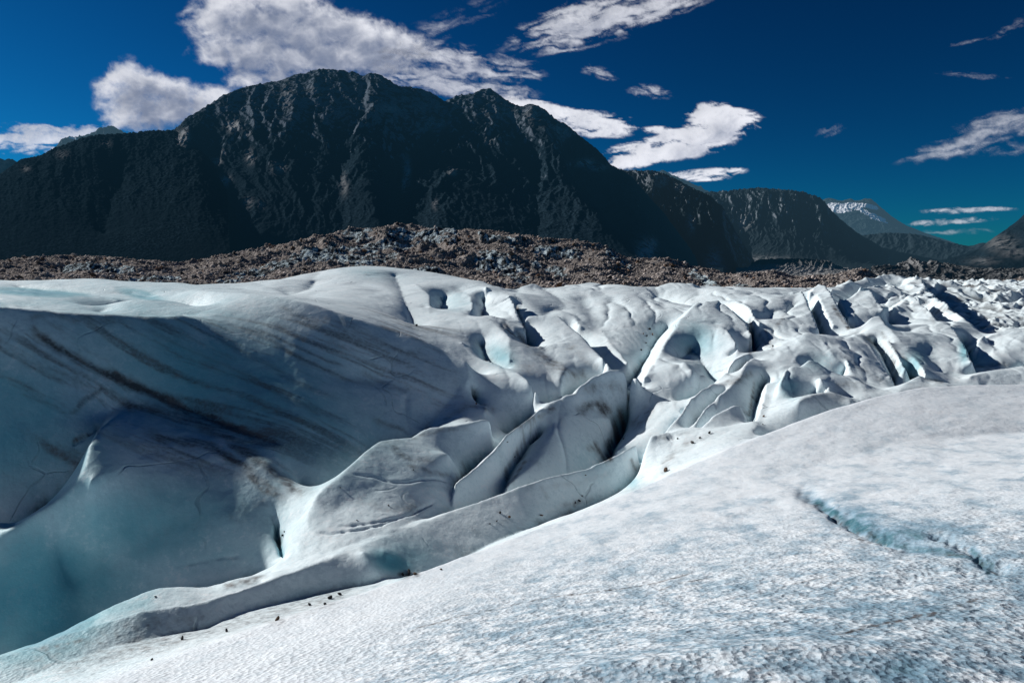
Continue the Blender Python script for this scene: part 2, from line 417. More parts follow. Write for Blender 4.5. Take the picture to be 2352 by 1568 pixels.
# --- bench, block C, ridge E
v([(1085, 885, 23.4), (1115, 915, 21.6), (1105, 950, 20.6), (1135, 975, 20), (1160, 990, 19.8)], k=6)
c([(616, 1316, 10.6), (675, 1272, 11.4), (707, 1221, 12.2), (707, 1177, 12.9), (733, 1130, 13.6), (784, 1088, 14.5), (844, 1032, 16.3), (874, 1012, 17.1), (954, 1004, 18.2), (972, 990, 18.6), (990, 984, 18.9), (1063, 979, 19.3), (1129, 975, 19.6)], b=.9, k=3)
c([(662, 1266, 11.7), (664, 1232, 12.4), (694, 1185, 13.2)], b=.8)
c([(760, 1180, 12.9), (900, 1100, 15.0), (1030, 1040, 17.2)], b=3, k=2)
v([(720, 1276, 10.9), (780, 1262, 11.2), (900, 1215, 12.3), (985, 1185, 13.9), (1030, 1162, 14.8), (1038, 1118, 15.6), (1060, 1085, 16.8), (1078, 1052, 18.2), (1136, 1024, 19.4), (1160, 1000, 20.1), (1170, 975, 20.7)], k=5)
v([(1128, 985, 19.6), (1145, 1000, 19.2)])
c([(1041, 1164, 15.1), (1045, 1116, 15.7), (1100, 1076, 17), (1136, 1046, 17.9), (1165, 1010, 19.1), (1220, 970, 20.9), (1240, 948, 21.8), (1300, 912, 23.2), (1322, 910, 23.3), (1330, 898, 23.6), (1355, 877, 24.6), (1402, 860, 25.4), (1435, 864, 25.4), (1464, 884, 24.8)], b=.6, k=10)
v([(1165, 985, 21.4), (1220, 950, 23), (1300, 905, 25.2), (1345, 880, 26.6), (1402, 866, 27.4), (1452, 868, 27.4)], k=4)
c([(1304, 944, 22.3), (1282, 977, 21.2), (1256, 1032, 19.6), (1238, 1062, 18.7), (1190, 1100, 17.4), (1158, 1130, 16.3)], b=.6, k=11)
v([(1143, 1137, 16.4), (1154, 1097, 17.2), (1172, 1050, 18.5), (1209, 995, 20.4), (1245, 962, 21.5)])
v([(1041, 1180, 14.7), (1140, 1150, 16.2), (1245, 1120, 17.4), (1330, 1096, 18.7), (1385, 1060, 20.4), (1400, 1020, 21.8), (1410, 995, 22.8), (1424, 968, 24), (1446, 925, 25.4), (1466, 896, 26.6)], k=7)
c([(1330, 935, 23), (1370, 960, 22.9), (1400, 965, 23.4)], b=1.2)
c([(1420, 1040, 20.9), (1450, 1018, 21.4), (1482, 992, 22), (1519, 952, 22.8), (1542, 927, 23.4), (1556, 930, 23.2), (1566, 952, 22.2)], b=.6, k=11)
v([(1456, 1052, 20.4), (1490, 1024, 20.3), (1515, 1004, 20.4), (1560, 965, 21.4), (1572, 946, 22.6)])
v([(1476, 1042, 19.6), (1470, 1080, 18.5), (1452, 1112, 17.8)])
# --- ledge with stones
c([(1480, 1100, 16.4), (1478, 1050, 17.8), (1495, 1012, 18.4), (1531, 996, 18.8), (1597, 982, 19), (1640, 984, 18.6), (1699, 975, 18.8), (1728, 968, 18.7), (1737, 977, 18), (1730, 1010, 16.4)], b=.9, k=8)
c([(1500, 1090, 15.8), (1580, 1058, 15.8), (1650, 1030, 15.9)], b=2, k=4)
v([(1676, 1020, 16), (1706, 1030, 15.2), (1728, 1014, 15.6)])
# --- fins J
c([(1531, 994, 19.6), (1567, 957, 20.6), (1589, 920, 22), (1615, 896, 23), (1637, 885, 23.7), (1658, 891, 23.5)], b=.6, k=11)
v([(1590, 977, 19.9), (1611, 941, 21.3), (1637, 913, 22.4), (1656, 899, 23.3)])
c([(1596, 979, 19.4), (1618, 947, 20.4), (1648, 918, 21.6), (1670, 899, 22.5), (1699, 867, 24.3), (1713, 838, 26), (1730, 826, 27)], b=.6, k=11)
v([(1616, 979, 19.2), (1650, 948, 20.2), (1690, 928, 21.2), (1705, 935, 20.6)])
c([(1618, 977, 18.9), (1640, 957, 19.4), (1684, 936, 20.1), (1699, 940, 20.2), (1713, 965, 19.5)], b=.7, k=9)
v([(1752, 856, 25.2), (1746, 870, 24.4), (1735, 906, 22.2), (1729, 941, 20.6), (1722, 968, 19.3)])
v([(1572, 905, 24.4), (1612, 885, 25.4), (1660, 878, 25.6), (1690, 858, 26.6), (1712, 826, 28.2)], k=6)
# --- R1 with its shaded scoop
c([(1480, 870, 26), (1516, 817, 29.8), (1531, 787, 32), (1553, 758, 34.5), (1567, 733, 37), (1589, 711, 39.6), (1604, 699, 41.4), (1626, 698, 42), (1648, 696, 42.4), (1670, 707, 41), (1691, 725, 38.6), (1713, 747, 36.6), (1726, 772, 34)], b=.5, k=7)
v([(1560, 800, 30.6), (1592, 770, 33.2), (1610, 795, 30.8), (1637, 838, 27.8), (1660, 855, 26.6), (1636, 876, 25.6)], k=3)
c([(1640, 744, 36), (1668, 762, 33.4), (1690, 795, 30.6), (1696, 815, 29)], b=.7, k=9)
c([(1570, 830, 27.4), (1590, 860, 25.8)], b=3)
v([(1730, 738, 40), (1729, 765, 36.5), (1727, 790, 33), (1714, 818, 30.6), (1690, 828, 29.8)])
c([(1640, 668, 56), (1690, 690, 50), (1720, 712, 44), (1742, 745, 38.5)], b=.8)
v([(1604, 688, 52), (1650, 684, 50), (1700, 706, 45), (1722, 730, 41)])
# --- main right ridge S
c([(1633, 890, 24.4), (1662, 864, 25.2), (1691, 830, 27.5), (1731, 813, 29), (1786, 798, 30), (1823, 784, 30.6), (1845, 769, 31.4), (1863, 766, 31.6), (1881, 773, 31.2), (1903, 793, 29.8), (1925, 801, 29.2), (1938, 812, 28.4)], b=.6, k=8)
c([(1850, 772, 31), (1838, 800, 29), (1815, 840, 26), (1790, 880, 23.4), (1770, 930, 20.8), (1750, 975, 18.6)], b=.9, k=7)
c([(1763, 880, 23.6), (1752, 930, 21), (1740, 968, 19)], b=1)
v([(1858, 812, 27.4), (1880, 834, 26.2), (1905, 848, 25.8), (1921, 853, 25.4), (1942, 826, 27)], k=4)
c([(1938, 812, 28.4), (1952, 850, 26), (1985, 880, 24), (2030, 900, 22.6)], b=1, k=7)
c([(1793, 880, 21.8), (1804, 853, 23.2), (1823, 844, 23.8), (1841, 846, 23.9), (1859, 832, 24.7), (1878, 837, 24.7), (1903, 862, 23.4), (1950, 866, 23.4), (1990, 886, 22.4)], b=.5, k=9)
v([(1824, 914, 19.8), (1812, 890, 21), (1837, 893, 21.2), (1872, 884, 22)], k=4)
c([(1834, 921, 19.4), (1874, 903, 20.4), (1914, 903, 20.9), (1943, 917, 20.6), (1965, 928, 19.8)], b=1.2, k=9)
c([(1880, 868, 22.2), (1905, 884, 21.6)], b=1)
v([(1850, 905, 21.2), (1900, 895, 21.8), (1950, 905, 21.6), (1975, 922, 20.6)])
# --- far fins
c([(1760, 740, 42), (1778, 714, 46), (1800, 712, 46.5), (1812, 716, 45.5), (1823, 688, 51), (1841, 676, 54), (1852, 690, 50), (1864, 720, 44.5), (1878, 758, 39)], b=.5, k=11)
v([(1852, 676, 60), (1858, 700, 52), (1868, 720, 47), (1884, 756, 41), (1898, 775, 38.4)])
c([(1858, 680, 57), (1868, 668, 60), (1881, 662, 62), (1896, 666, 60), (1914, 690, 53), (1936, 727, 45.5), (1955, 756, 40.5)], b=.5, k=11)
c([(1878, 680, 56), (1896, 715, 47), (1915, 750, 41)], b=1.2, k=9)
v([(1900, 668, 66), (1912, 682, 59), (1930, 712, 51), (1950, 748, 44), (1962, 766, 41)])
c([(1930, 690, 57), (1942, 715, 50), (1946, 735, 46)], b=.8)
c([(1952, 722, 49), (1955, 695, 55), (1974, 675, 60), (1998, 675, 60), (2016, 698, 54), (2028, 714, 50)], b=1, k=10)
v([(2004, 668, 70), (2024, 690, 62), (2040, 712, 55), (2060, 735, 47)])
c([(1970, 765, 38), (2000, 736, 40.5), (2019, 732, 41), (2041, 754, 37.6), (2063, 778, 34.5), (2092, 815, 30.6), (2114, 844, 28), (2124, 866, 26.2)], b=.5, k=9)
c([(1935, 780, 36), (1961, 769, 36), (1990, 792, 33), (2012, 818, 30), (2038, 858, 26.8), (2063, 900, 23.6)], b=.7, k=9)
v([(2010, 755, 36.4), (2030, 785, 33), (2052, 831, 28.6), (2062, 880, 24.9)])
c([(2040, 790, 33), (2060, 812, 30.8), (2078, 850, 27.4)], b=.8)
v([(2080, 835, 29.6), (2110, 862, 27), (2140, 878, 25.4)])
c([(2030, 712, 52), (2060, 708, 55), (2092, 684, 63), (2114, 699, 58), (2132, 718, 53), (2150, 738, 48.6)], b=.5, k=9)
v([(2095, 700, 66), (2125, 728, 56), (2152, 744, 50), (2180, 742, 52)])
c([(2050, 775, 38.5), (2078, 763, 40.5), (2105, 752, 42.6), (2133, 744, 44), (2176, 744, 44), (2186, 756, 41.6), (2199, 773, 38.8), (2214, 797, 35), (2224, 820, 32), (2229, 838, 29.8)], b=.6, k=7)
v([(2212, 768, 42), (2224, 790, 37.6), (2232, 820, 33), (2240, 838, 30.4)], k=4)
c([(2130, 800, 34), (2160, 850, 29.5), (2200, 872, 27.4)], b=3)
c([(2063, 903, 21.4), (2078, 882, 22.9), (2114, 861, 24.4), (2126, 868, 24.2), (2136, 882, 23.3), (2176, 883, 22.8)], b=.7, k=9)
v([(2120, 880, 25), (2160, 874, 26), (2200, 880, 25.6), (2320, 872, 26), (2500, 872, 26)])
# --- right skyline
c([(1604, 668, 64), (1618, 658, 70), (1648, 658, 72), (1670, 668, 68)], b=1, k=9)
c([(1680, 668, 72), (1699, 665, 74), (1750, 664, 76), (1797, 660, 78), (1823, 664, 76), (1859, 663, 78), (1896, 661, 80), (1932, 658, 84), (1968, 645, 92), (2005, 640, 96), (2041, 634, 100), (2078, 633, 100), (2098, 636, 98), (2114, 649, 88), (2130, 668, 76), (2151, 693, 64), (2187, 718, 55), (2224, 744, 48), (2242, 758, 45), (2271, 785, 40), (2297, 808, 36)], b=.6, k=9)
c([(1975, 668, 70), (2010, 662, 76), (2050, 655, 84), (2085, 665, 78), (2110, 690, 66)], b=1.2, k=9)
v([(1940, 672, 68), (1985, 656, 82), (2030, 648, 90), (2070, 648, 92)])
c([(2240, 800, 37), (2262, 772, 40.5), (2290, 764, 42), (2325, 757, 43.5), (2352, 757, 44), (2500, 750, 46)], b=1.2, k=9)
v([(2230, 848, 29.4), (2262, 846, 29.6), (2300, 838, 31), (2352, 820, 34)], k=5)
c([(2228, 866, 26.8), (2270, 856, 28), (2310, 850, 29), (2352, 842, 30), (2500, 842, 30)], b=1, k=7)
v([(2128, 660, 92), (2160, 690, 74), (2200, 715, 62), (2250, 750, 50), (2290, 775, 44.5), (2360, 745, 52)])
c([(2130, 654, 110), (2160, 648, 118), (2200, 655, 122), (2260, 660, 128), (2300, 656, 140), (2352, 653, 150), (2600, 650, 150)], b=.4, k=8)
v([(2180, 700, 72), (2280, 735, 60), (2400, 720, 66)])
c([(2200, 690, 86), (2290, 700, 84), (2380, 690, 90)], b=.6)
# --- everything drops away behind the skyline
G.lines_z([(-1.1, 62, -4), (-.6, 62, -4), (-.4, 66, -4), (-.28, 76, -3), (-.1, 82, -3), (.1, 82, -5), (.3, 92, -6), (.45, 104, -6), (.55, 120, -6), (.62, 150, -9), (.8, 185, -9), (1.1, 185, -9)], 'v', k=0)
G.lines_z([(-1.1, 235, -12), (1.1, 235, -14)], 'v', k=0)
# beyond the frame
G.lines_z([(-1.02, 6, -4.6), (-1.02, 12, -6.4), (-1.02, 21, -1.2)], 'c', b=2)
G.lines_z([(1.02, 6, -2.2), (1.02, 12, -2.9), (1.02, 20, -3.6), (1.02, 24, -4.6), (1.02, 45, -4.5), (1.02, 90, -4)], 'c', b=2)
t1 = time.time()
G.solve()
print('glacier solve', G.nu, G.nv, round(time.time()-t1, 1))
nu = int(1350*Q); nv = int(2050*Q)
U, V, Z, B = G.fine(nu, nv)
D = np.exp(V).astype(np.float32); U = U.astype(np.float32); V = V.astype(np.float32); Z = Z.astype(np.float32)
Z0 = Z.copy()
fcu, fcs = us([p[0] for p in fc], [p[1] for p in fc]); fD = np.interp(U[0], fcu, DM([p[2] for p in fc]))
Cg = resize(G.C, Z.shape)
tr_ = sstep(-.25, -.02, U)*sstep(10, 12.5, D)*sstep(1.12, 1.3, D/fD[None])*(1-sstep(60, 75, D))
Z = (Z - tr_*D*.018*np.clip(Cg, 0, 1)**1.25).astype(np.float32)
sd_ = Z/D; Z = (Z + tr_*D*(.42*(sd_-blur(sd_, 7*Q)) + .22*(sd_-blur(sd_, 15*Q)))*sstep(1.12, 1.35, D/fD[None])).astype(np.float32)
wu = U + .03*fbm(U*9, V*9, 3, 13); ac = wu + .19*V
cz = np.abs(pn(ac*17, V*3.2+wu*3, 301)); cz2 = np.abs(pn(ac*38+4, V*7, 302))
crs = -np.exp(-cz/.10)*.9*np.clip(.5+pn(U*9, V*9, 303), 0, 1) - .22*np.exp(-cz2/.16)*np.clip(.4+pn(U*14, V*14, 304), 0, 1) + .35*pn(ac*17, V*4, 305)
Z = (Z + D*.0045*crs*sstep(-.12, .12, U)*sstep(11, 14, D)*sstep(1.12, 1.35, D/fD[None])*(1-sstep(60, 75, D))).astype(np.float32)
X = U*D
LX, LY = proj(U, Z/D)                      # where each vertex falls in the layout (for siting marks and painted shade)
LX = LX.astype(np.float32); LY = LY.astype(np.float32)
near = 1-sstep(8., 17., D)
far = sstep(22, 60, D)
# which region: the foreground dome
dome = np.zeros_like(D)
fcu, fcs = us([p[0] for p in fc], [p[1] for p in fc]); fD = np.interp(U[0], fcu, DM([p[2] for p in fc]))
dome = 1-sstep(1.0, 1.15, D/fD[None, :].astype(np.float32))
# medium waves: flutes lying along the ice flow
wu = U + .05*fbm(U*7, V*7, 3, 11); wv = V + .05*fbm(U*7+5, V*7, 3, 12)
amp = .0020*(1-dome) + .0015*dome
Z += D*amp*fbm(wu*16, wv*16, 3, 20, .4)
rd = ridged(wu*20+wv*9, wv*11-wu*6, 4, 30)
Z += D*(rd-.45)*(.0015*(1-dome)*sstep(12, 19, D)*sstep(-.15, .3, U) + .006*sstep(26, 44, D)*sstep(.3, .6, U))
# the broken, dirty ice far right
brk = sstep(.50, .66, U - .05*fbm(U*20, V*20, 3, 5))*sstep(26, 33, D)
rr = ridged(U*42+V*30, V*14-U*10, 4, 33)
Z += D*brk*(rr-.4)*.006
# sun-cupped, granular skin
cupa = fbm(X*1.3, D*1.3, 4, 44)
Z += .012*cupa*(1-sstep(8, 15, D))
c1, c2, cid = cell(X*3.1+.4*pn(X*2, D*2, 3), D*2.0+.4*pn(X*2+7, D*2, 4), 5)
rough = (1-sstep(4, 9, D))
Z += (.010*(c1-.45) + .009*fbm(X*7, D*6, 4, 48))*rough*(.35+.65*sstep(.1, .9, U+.25))
gr = fbm(X*5, D*4, 4, 50)*.009*(1-sstep(9, 20, D))*(1-dome)
Z += gr*sstep(.0, -.25, U)
# carved cracks: polyline, half width, depth
WX1 = LX+14*fbm(U*16, V*16, 3, 61, .4); WY1 = LY+8*fbm(U*16+9, V*16, 3, 62, .4)
def carve(pts, w, dep, sharp=1.0, jit=.35):
    global Z
    d, par, side = sdist(WX1, WY1, pts, w*3)
    p = np.exp(-(d/w)**2*1.0)*(.6+jit*pn(par*14, par*3, 8))*np.clip(np.sin(np.pi*np.clip(par*.94+.03, 0, 1))*2.2, 0, 1)
    Z = Z - p*dep
carve([(1825, 1118), (1875, 1150), (1930, 1185), (1990, 1215), (2060, 1245), (2150, 1262)], 17, .09)
carve([(1880, 1160), (1960, 1207), (2060, 1252)], 6, .08)
carve([(2130, 1225), (2180, 1238), (2230, 1262), (2262, 1290), (2360, 1312)], 10, .06)
carve([(2060, 1330), (2150, 1310), (2360, 1300)], 16, .04)
for pts, w, dp in [
        ([(642, 1190), (640, 1230), (648, 1280)], 6, .25), ([(160, 1020), (190, 1005), (230, 975)], 5, .08),
        ([(560, 1275), (500, 1280), (400, 1300)], 3, .04), ([(880, 800), (925, 900), (935, 985), (945, 1000)], 6, .07),
        ([(780, 1205), (850, 1200), (950, 1180), (1000, 1150)], 2.5, .04), ([(735, 1225), (830, 1212), (930, 1188)], 2.5, .05),
        ([(810, 1090), (900, 1105), (1000, 1100), (1040, 1105)], 3, .04), ([(1555, 1000), (1535, 1010)], 4, .05),
        ([(1130, 730), (1200, 780), (1230, 795)], 6, .12), ([(1300, 868), (1345, 880)], 4, .05)]:
    carve(pts, w, dp)
# --- marks and painted shade on the ice
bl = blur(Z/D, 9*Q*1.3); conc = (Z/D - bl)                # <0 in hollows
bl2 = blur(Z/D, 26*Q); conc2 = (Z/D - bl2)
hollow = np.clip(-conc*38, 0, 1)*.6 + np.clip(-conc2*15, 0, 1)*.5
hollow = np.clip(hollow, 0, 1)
nz = fbm(U*22, V*22, 5, 70); nf = fbm(U*90, V*90, 4, 71)
dirt = np.clip(-conc*75-.22, 0, 1)*np.clip(.5+nz*1.6, 0, 1)*.65*(1-dome)
SX = fbm(U*30, V*30, 3, 81); SY = fbm(U*30+4, V*30, 3, 82); SF = np.clip(.5+1.3*fbm(U*70, V*70, 3, 83), 0, 1.5)
def wp(x, y, d): d = float(DM(d)); return np.array([us(x, y)[0]*d, d, us(x, y)[1]*d])
d1 = wp(1000, 930, 20)-wp(500, 760, 21.2); d2 = wp(560, 900, 18.8)-wp(620, 700, 25)
nn = np.cross(d1, d2); nn = np.cross(d1, nn); nn /= np.linalg.norm(nn)
ph = X*nn[0]+D*nn[1]+Z*nn[2]; al = (X*d1[0]+D*d1[1]+Z*d1[2])/np.linalg.norm(d1)
wall = sstep(1150, 950, LX)*sstep(660, 760, LY)*sstep(1180, 1000, LY+.25*LX-150)*sstep(10.8, 11.8, D)*(1-sstep(21, 23.5, D))
SF = SF*(1-wall) + wall*np.clip(.55+1.5*fbm(ph*7+.3*pn(al*1.2, ph*2, 5), al*.45, 5, 91, .65), 0, 1.5)
def streak(pts, w, s, fade=True, fine=.6):
    """melt-out dirt band lying on the ice, or painted shade along the dome crack"""
    P = np.array(pts); R = w*4
    m = (LX > P[:, 0].min()-R) & (LX < P[:, 0].max()+R) & (LY > P[:, 1].min()-R) & (LY < P[:, 1].max()+R)
    if not m.any(): return
    d, par, side = sdist(LX[m]+w*.8*SX[m], LY[m]+w*.8*SY[m], pts, w*3)
    e = np.exp(-(d/w)**2)
    if fade: e = e*np.clip(np.minimum(par, 1-par)*6, 0, 1)
    e = e*(1-fine+fine*SF[m])
    dirt[m] = np.maximum(dirt[m], e*s)  # dirt also holds the painted shade of the dome crack
for pts, w, s in [
        ([(60, 715), (84, 770), (130, 800), (200, 838), (328, 893), (437, 943), (547, 986), (642, 1024), (665, 1060)], 13, 1.0),
        ([(220, 880), (300, 930), (420, 955), (520, 1000), (600, 1060), (680, 1125), (735, 1130)], 16, .75),
        ([(310, 980), (380, 1010), (470, 1020), (560, 1070), (610, 1120), (680, 1160)], 14, .8),
        ([(250, 880), (200, 915), (150, 960)], 9, .6), ([(160, 1020), (190, 1000), (240, 985)], 5, .7),
        ([(40, 735), (100, 722), (200, 733), (330, 745)], 14, .5),
        ([(500, 735), (600, 770), (700, 830), (800, 870), (880, 890)], 8, .55), ([(560, 745), (690, 800), (810, 850)], 5, .6),
        ([(620, 700), (720, 740), (790, 800)], 11, .5), ([(450, 740), (560, 810), (690, 880), (800, 930)], 9, .45),
        ([(300, 740), (430, 800), (560, 860), (700, 930), (800, 980)], 10, .42), ([(820, 850), (880, 880), (960, 900)], 8, .5),
        ([(850, 960), (900, 980), (940, 990)], 8, .5), ([(700, 720), (800, 745), (900, 800), (1000, 830)], 10, .42),
        ([(857, 742), (939, 771), (1041, 822)], 5, .55), ([(957, 750), (925, 690)], 3, .4),
        ([(1140, 735), (1190, 770), (1225, 800)], 9, .75), ([(1215, 790), (1260, 830), (1290, 850), (1370, 870)], 15, .6),
        ([(1180, 690), (1200, 740), (1215, 775)], 4, .8), ([(1300, 790), (1350, 830), (1385, 850)], 10, .35),
        ([(1085, 925), (1050, 945), (1010, 970)], 10, .45), ([(1060, 935), (1110, 930), (1140, 950)], 9, .5), ([(920, 1015), (1010, 985), (1090, 980)], 7, .5),
        ([(890, 1020), (930, 1050), (1010, 1065)], 9, .55), ([(920, 1065), (990, 1085), (1040, 1090)], 9, .45), ([(800, 1150), (900, 1170), (1000, 1160)], 14, .35),
        ([(1180, 990), (1230, 960), (1290, 925)], 9, .5), ([(1320, 940), (1370, 930), (1410, 950)], 16, .7), ([(1330, 900), (1400, 880), (1450, 900)], 14, .5),
        ([(1404, 1000), (1400, 1030), (1395, 1060)], 12, 1.0), ([(1424, 965), (1410, 1000), (1440, 1000)], 12, .8), ([(1340, 1020), (1385, 1040), (1410, 1060)], 9, .7),
        ([(1360, 1010), (1400, 1070)], 7, .8), ([(1440, 980), (1480, 960), (1500, 930)], 16, .45), ([(1445, 1050), (1462, 1085)], 8, .6),
        ([(1155, 1100), (1180, 1050), (1215, 995)], 6, .6), ([(1150, 1135), (1190, 1085), (1212, 1050)], 5, .6),
        ([(1525, 1100), (1530, 1060), (1560, 1030), (1600, 1005)], 12, .45), ([(1497, 1010), (1600, 990)], 6, .3),
        ([(1660, 890), (1700, 870), (1740, 850)], 12, .5), ([(1735, 860), (1722, 950), (1705, 940)], 5, .7), ([(1720, 720), (1728, 780), (1720, 820)], 5, .9), ([(1735, 760), (1770, 800)], 6, .5),
        ([(1765, 790), (1775, 800), (1750, 740)], 5, .6), ([(1790, 740), (1800, 725), (1770, 770)], 6, .5), ([(1860, 700), (1880, 740), (1896, 770)], 5, .7), ([(1905, 690), (1935, 735), (1960, 765)], 6, .7),
        ([(1970, 770), (2010, 790), (2050, 830), (2065, 880)], 12, .65), ([(2010, 745), (2050, 800), (2110, 850)], 7, .5), ([(1930, 815), (1990, 850), (2050, 890)], 8, .35),
        ([(1915, 880), (1950, 880), (1990, 890)], 10, .45), ([(1830, 925), (1900, 905), (1950, 920)], 12, .3), ([(2120, 860), (2130, 870), (2180, 882)], 5, .6),
        ([(2230, 838), (2270, 845), (2330, 835)], 7, .5), ([(2110, 700), (2150, 745)], 5, .4), ([(2060, 905), (2120, 885), (2190, 885)], 5, .3),
        ([(-20, 1560), (120, 1500), (260, 1450), (400, 1425), (520, 1395)], 26, .38), ([(60, 1570), (260, 1505), (480, 1450), (700, 1390), (880, 1350)], 22, .5), ([(60, 1500), (180, 1472), (270, 1480)], 7, .55), ([(1, 1540), (160, 1530), (260, 1490), (500, 1440), (640, 1400), (800, 1350), (950, 1318)], 16, .5),
        ([(200, 1560), (240, 1520), (300, 1500)], 6, .4), ([(500, 1350), (560, 1335), (620, 1322)], 8, .7), ([(1230, 1120), (1330, 1110), (1420, 1080)], 9, .25),
        ([(1240, 1190), (1320, 1150), (1400, 1140)], 10, .3), ([(1060, 1190), (1090, 1210), (1110, 1240)], 10, .2), ([(1260, 1150), (1240, 1110)], 9, .3),
        ([(700, 1394), (760, 1378), (800, 1364)], 12, .5), ([(500, 1452), (545, 1446)], 8, .45), ([(610, 1430), (660, 1418)], 10, .5), ([(400, 1472), (440, 1462)], 7, .45), ([(910, 1322), (970, 1316)], 9, .8), ([(1515, 1088), (1545, 1078)], 8, .35), ([(1120, 1200), (1180, 1186)], 10, .3), ([(1310, 1160), (1345, 1146)], 9, .6), ([(1575, 1022), (1640, 994)], 8, .35), ([(500, 1200), (590, 1160), (660, 1130)], 22, .3), ([(300, 1240), (420, 1200), (560, 1190)], 25, .16),
        ([(950, 790), (1010, 850), (1060, 890)], 18, .22), ([(1180, 830), (1250, 860), (1340, 880)], 18, .3)]:
    streak(pts, w, s)
# fine dirt lines along the dome's ice layers, and the crack's painted shade
for pts, w, s in [([(880, 1485), (960, 1440), (1080, 1410), (1240, 1375), (1440, 1350), (1560, 1325), (1620, 1305)], 2.0, .8), ([(850, 1560), (1000, 1540), (1250, 1500)], 3.5, .35),
                  ([(1480, 1365), (1560, 1340), (1640, 1322)], 2.4, .9), ([(1620, 1385), (1700, 1370), (1850, 1335), (1960, 1310)], 2.4, .6),
                  ([(1850, 1465), (1960, 1445), (2060, 1425), (2140, 1410), (2230, 1380), (2352, 1345)], 4.5, .95), ([(1690, 1500), (1800, 1485), (2000, 1430)], 4, .5),
                  ([(2160, 1275), (2230, 1270), (2262, 1282)], 4, .8), ([(1950, 1230), (2010, 1245), (2060, 1252)], 3, .7), ([(2262, 1292), (2360, 1318)], 5, .6),
                  ([(1838, 1125), (1880, 1156), (1930, 1187), (1990, 1217), (2058, 1250)], 9, .6), ([(2240, 1262), (2262, 1290)], 4, .5), ([(1560, 1540), (1700, 1500)], 4, .35), ([(1500, 1215), (1700, 1180), (1860, 1165)], 3, .25), ([(1320, 1200), (1500, 1150), (1700, 1130)], 2.5, .22)]:
    streak(pts, w, s, fine=.95)
dirt = dirt + .26*np.clip(nz*1.3+nf*.5-.12, 0, 1)*(1-dome)*sstep(700, 1000, LX) + .08*np.clip(nz, 0, 1)*(1-dome)
dirt = np.maximum(dirt, brk*np.clip(.12+.9*(.5-rr)+.7*fbm(U*45, V*70, 4, 74), 0, 1)*.8)
band = fbm(ph*2.2+.2*pn(al*.5, ph*.6, 2), al*.14, 7, 90, .68)
dirt = np.maximum(dirt, wall*np.clip(band*1.9+.06, 0, .55))
dirt = np.clip(dirt, 0, 1)*(1-.8*sstep(420, 330, LX)*sstep(1190, 1240, LY)*sstep(8, 8.6, D))
# blue tint: hollows, clear ice, and shade painted as broad patches
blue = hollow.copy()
def blue_shade_patch(x, y, rx, ry, s, ang=0):
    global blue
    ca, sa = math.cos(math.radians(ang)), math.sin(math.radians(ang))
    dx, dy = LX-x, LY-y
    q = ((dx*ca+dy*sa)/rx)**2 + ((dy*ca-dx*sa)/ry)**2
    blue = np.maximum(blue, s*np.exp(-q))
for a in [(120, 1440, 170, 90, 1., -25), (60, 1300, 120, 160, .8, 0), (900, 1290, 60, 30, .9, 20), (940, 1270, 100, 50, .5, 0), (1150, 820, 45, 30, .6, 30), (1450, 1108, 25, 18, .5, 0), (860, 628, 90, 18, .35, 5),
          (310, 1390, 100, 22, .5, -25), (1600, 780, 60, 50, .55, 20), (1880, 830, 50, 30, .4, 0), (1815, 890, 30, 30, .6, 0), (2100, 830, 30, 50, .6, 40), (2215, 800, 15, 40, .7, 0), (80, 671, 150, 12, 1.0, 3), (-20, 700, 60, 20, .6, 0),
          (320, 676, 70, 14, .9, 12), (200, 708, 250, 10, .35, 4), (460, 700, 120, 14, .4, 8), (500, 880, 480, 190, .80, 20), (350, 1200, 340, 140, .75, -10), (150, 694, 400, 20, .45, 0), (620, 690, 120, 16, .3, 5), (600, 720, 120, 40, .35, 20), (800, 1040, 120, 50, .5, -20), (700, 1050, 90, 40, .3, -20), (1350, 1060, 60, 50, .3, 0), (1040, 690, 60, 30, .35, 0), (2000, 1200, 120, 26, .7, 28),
          (500, 1270, 200, 60, .5, -8), (300, 1150, 120, 60, .35, -25), (540, 820, 300, 60, .3, 25), (1250, 1165, 120, 30, .2, -20), (2270, 1290, 60, 30, .5, 20), (-20, 980, 380, 230, .85, 15), (60, 1380, 330, 170, .95, -20), (300, 900, 260, 60, .5, 25)]:  # wide left patches darken wall and spur as painted shade
    blue_shade_patch(*a)
def crack_shade(pts, w, s_):  # dark blue painted along the dome cracks for their shade
    global blue
    d, par, side = sdist(WX1, WY1, pts, w*3)
    blue = np.maximum(blue, s_*np.exp(-(d/w)**2)*np.clip(np.minimum(par, 1.15-par)*7, 0, 1))
crack_shade([(1840, 1124), (1880, 1148), (1930, 1180), (1990, 1208), (2060, 1240), (2150, 1262), (2280, 1290)], 11, .95)
crack_shade([(1890, 1150), (1990, 1195), (2080, 1225), (2200, 1250)], 40, .5)
crack_shade([(2220, 1248), (2250, 1275), (2270, 1300)], 10, 1.1)
mott = np.clip(fbm(X*2.6, D*1.9, 6, 95, .7)*1.9+.28, 0, 1)
cr = sstep(1150, 1500, LX+ (LY-1100)*1.1)*dome
blue = np.clip(blue, 0, 1.4) + (dome*mott*.60*np.clip(.12 + cr*.9*sstep(880, 1300, LY+.2*(LX-1500)), 0, 1) + .12*np.clip(nz, 0, 1))
blue = blue + dome*.42*sstep(1500, 2400, LX+.8*(LY-1150))*sstep(1180, 1500, LY)*np.clip(.7+1.2*fbm(X*1.2, D, 4, 97), 0, 1.4)  # shade on the dome's lower right, painted as darker blue
print('glacier attrs', round(time.time()-T0, 1))

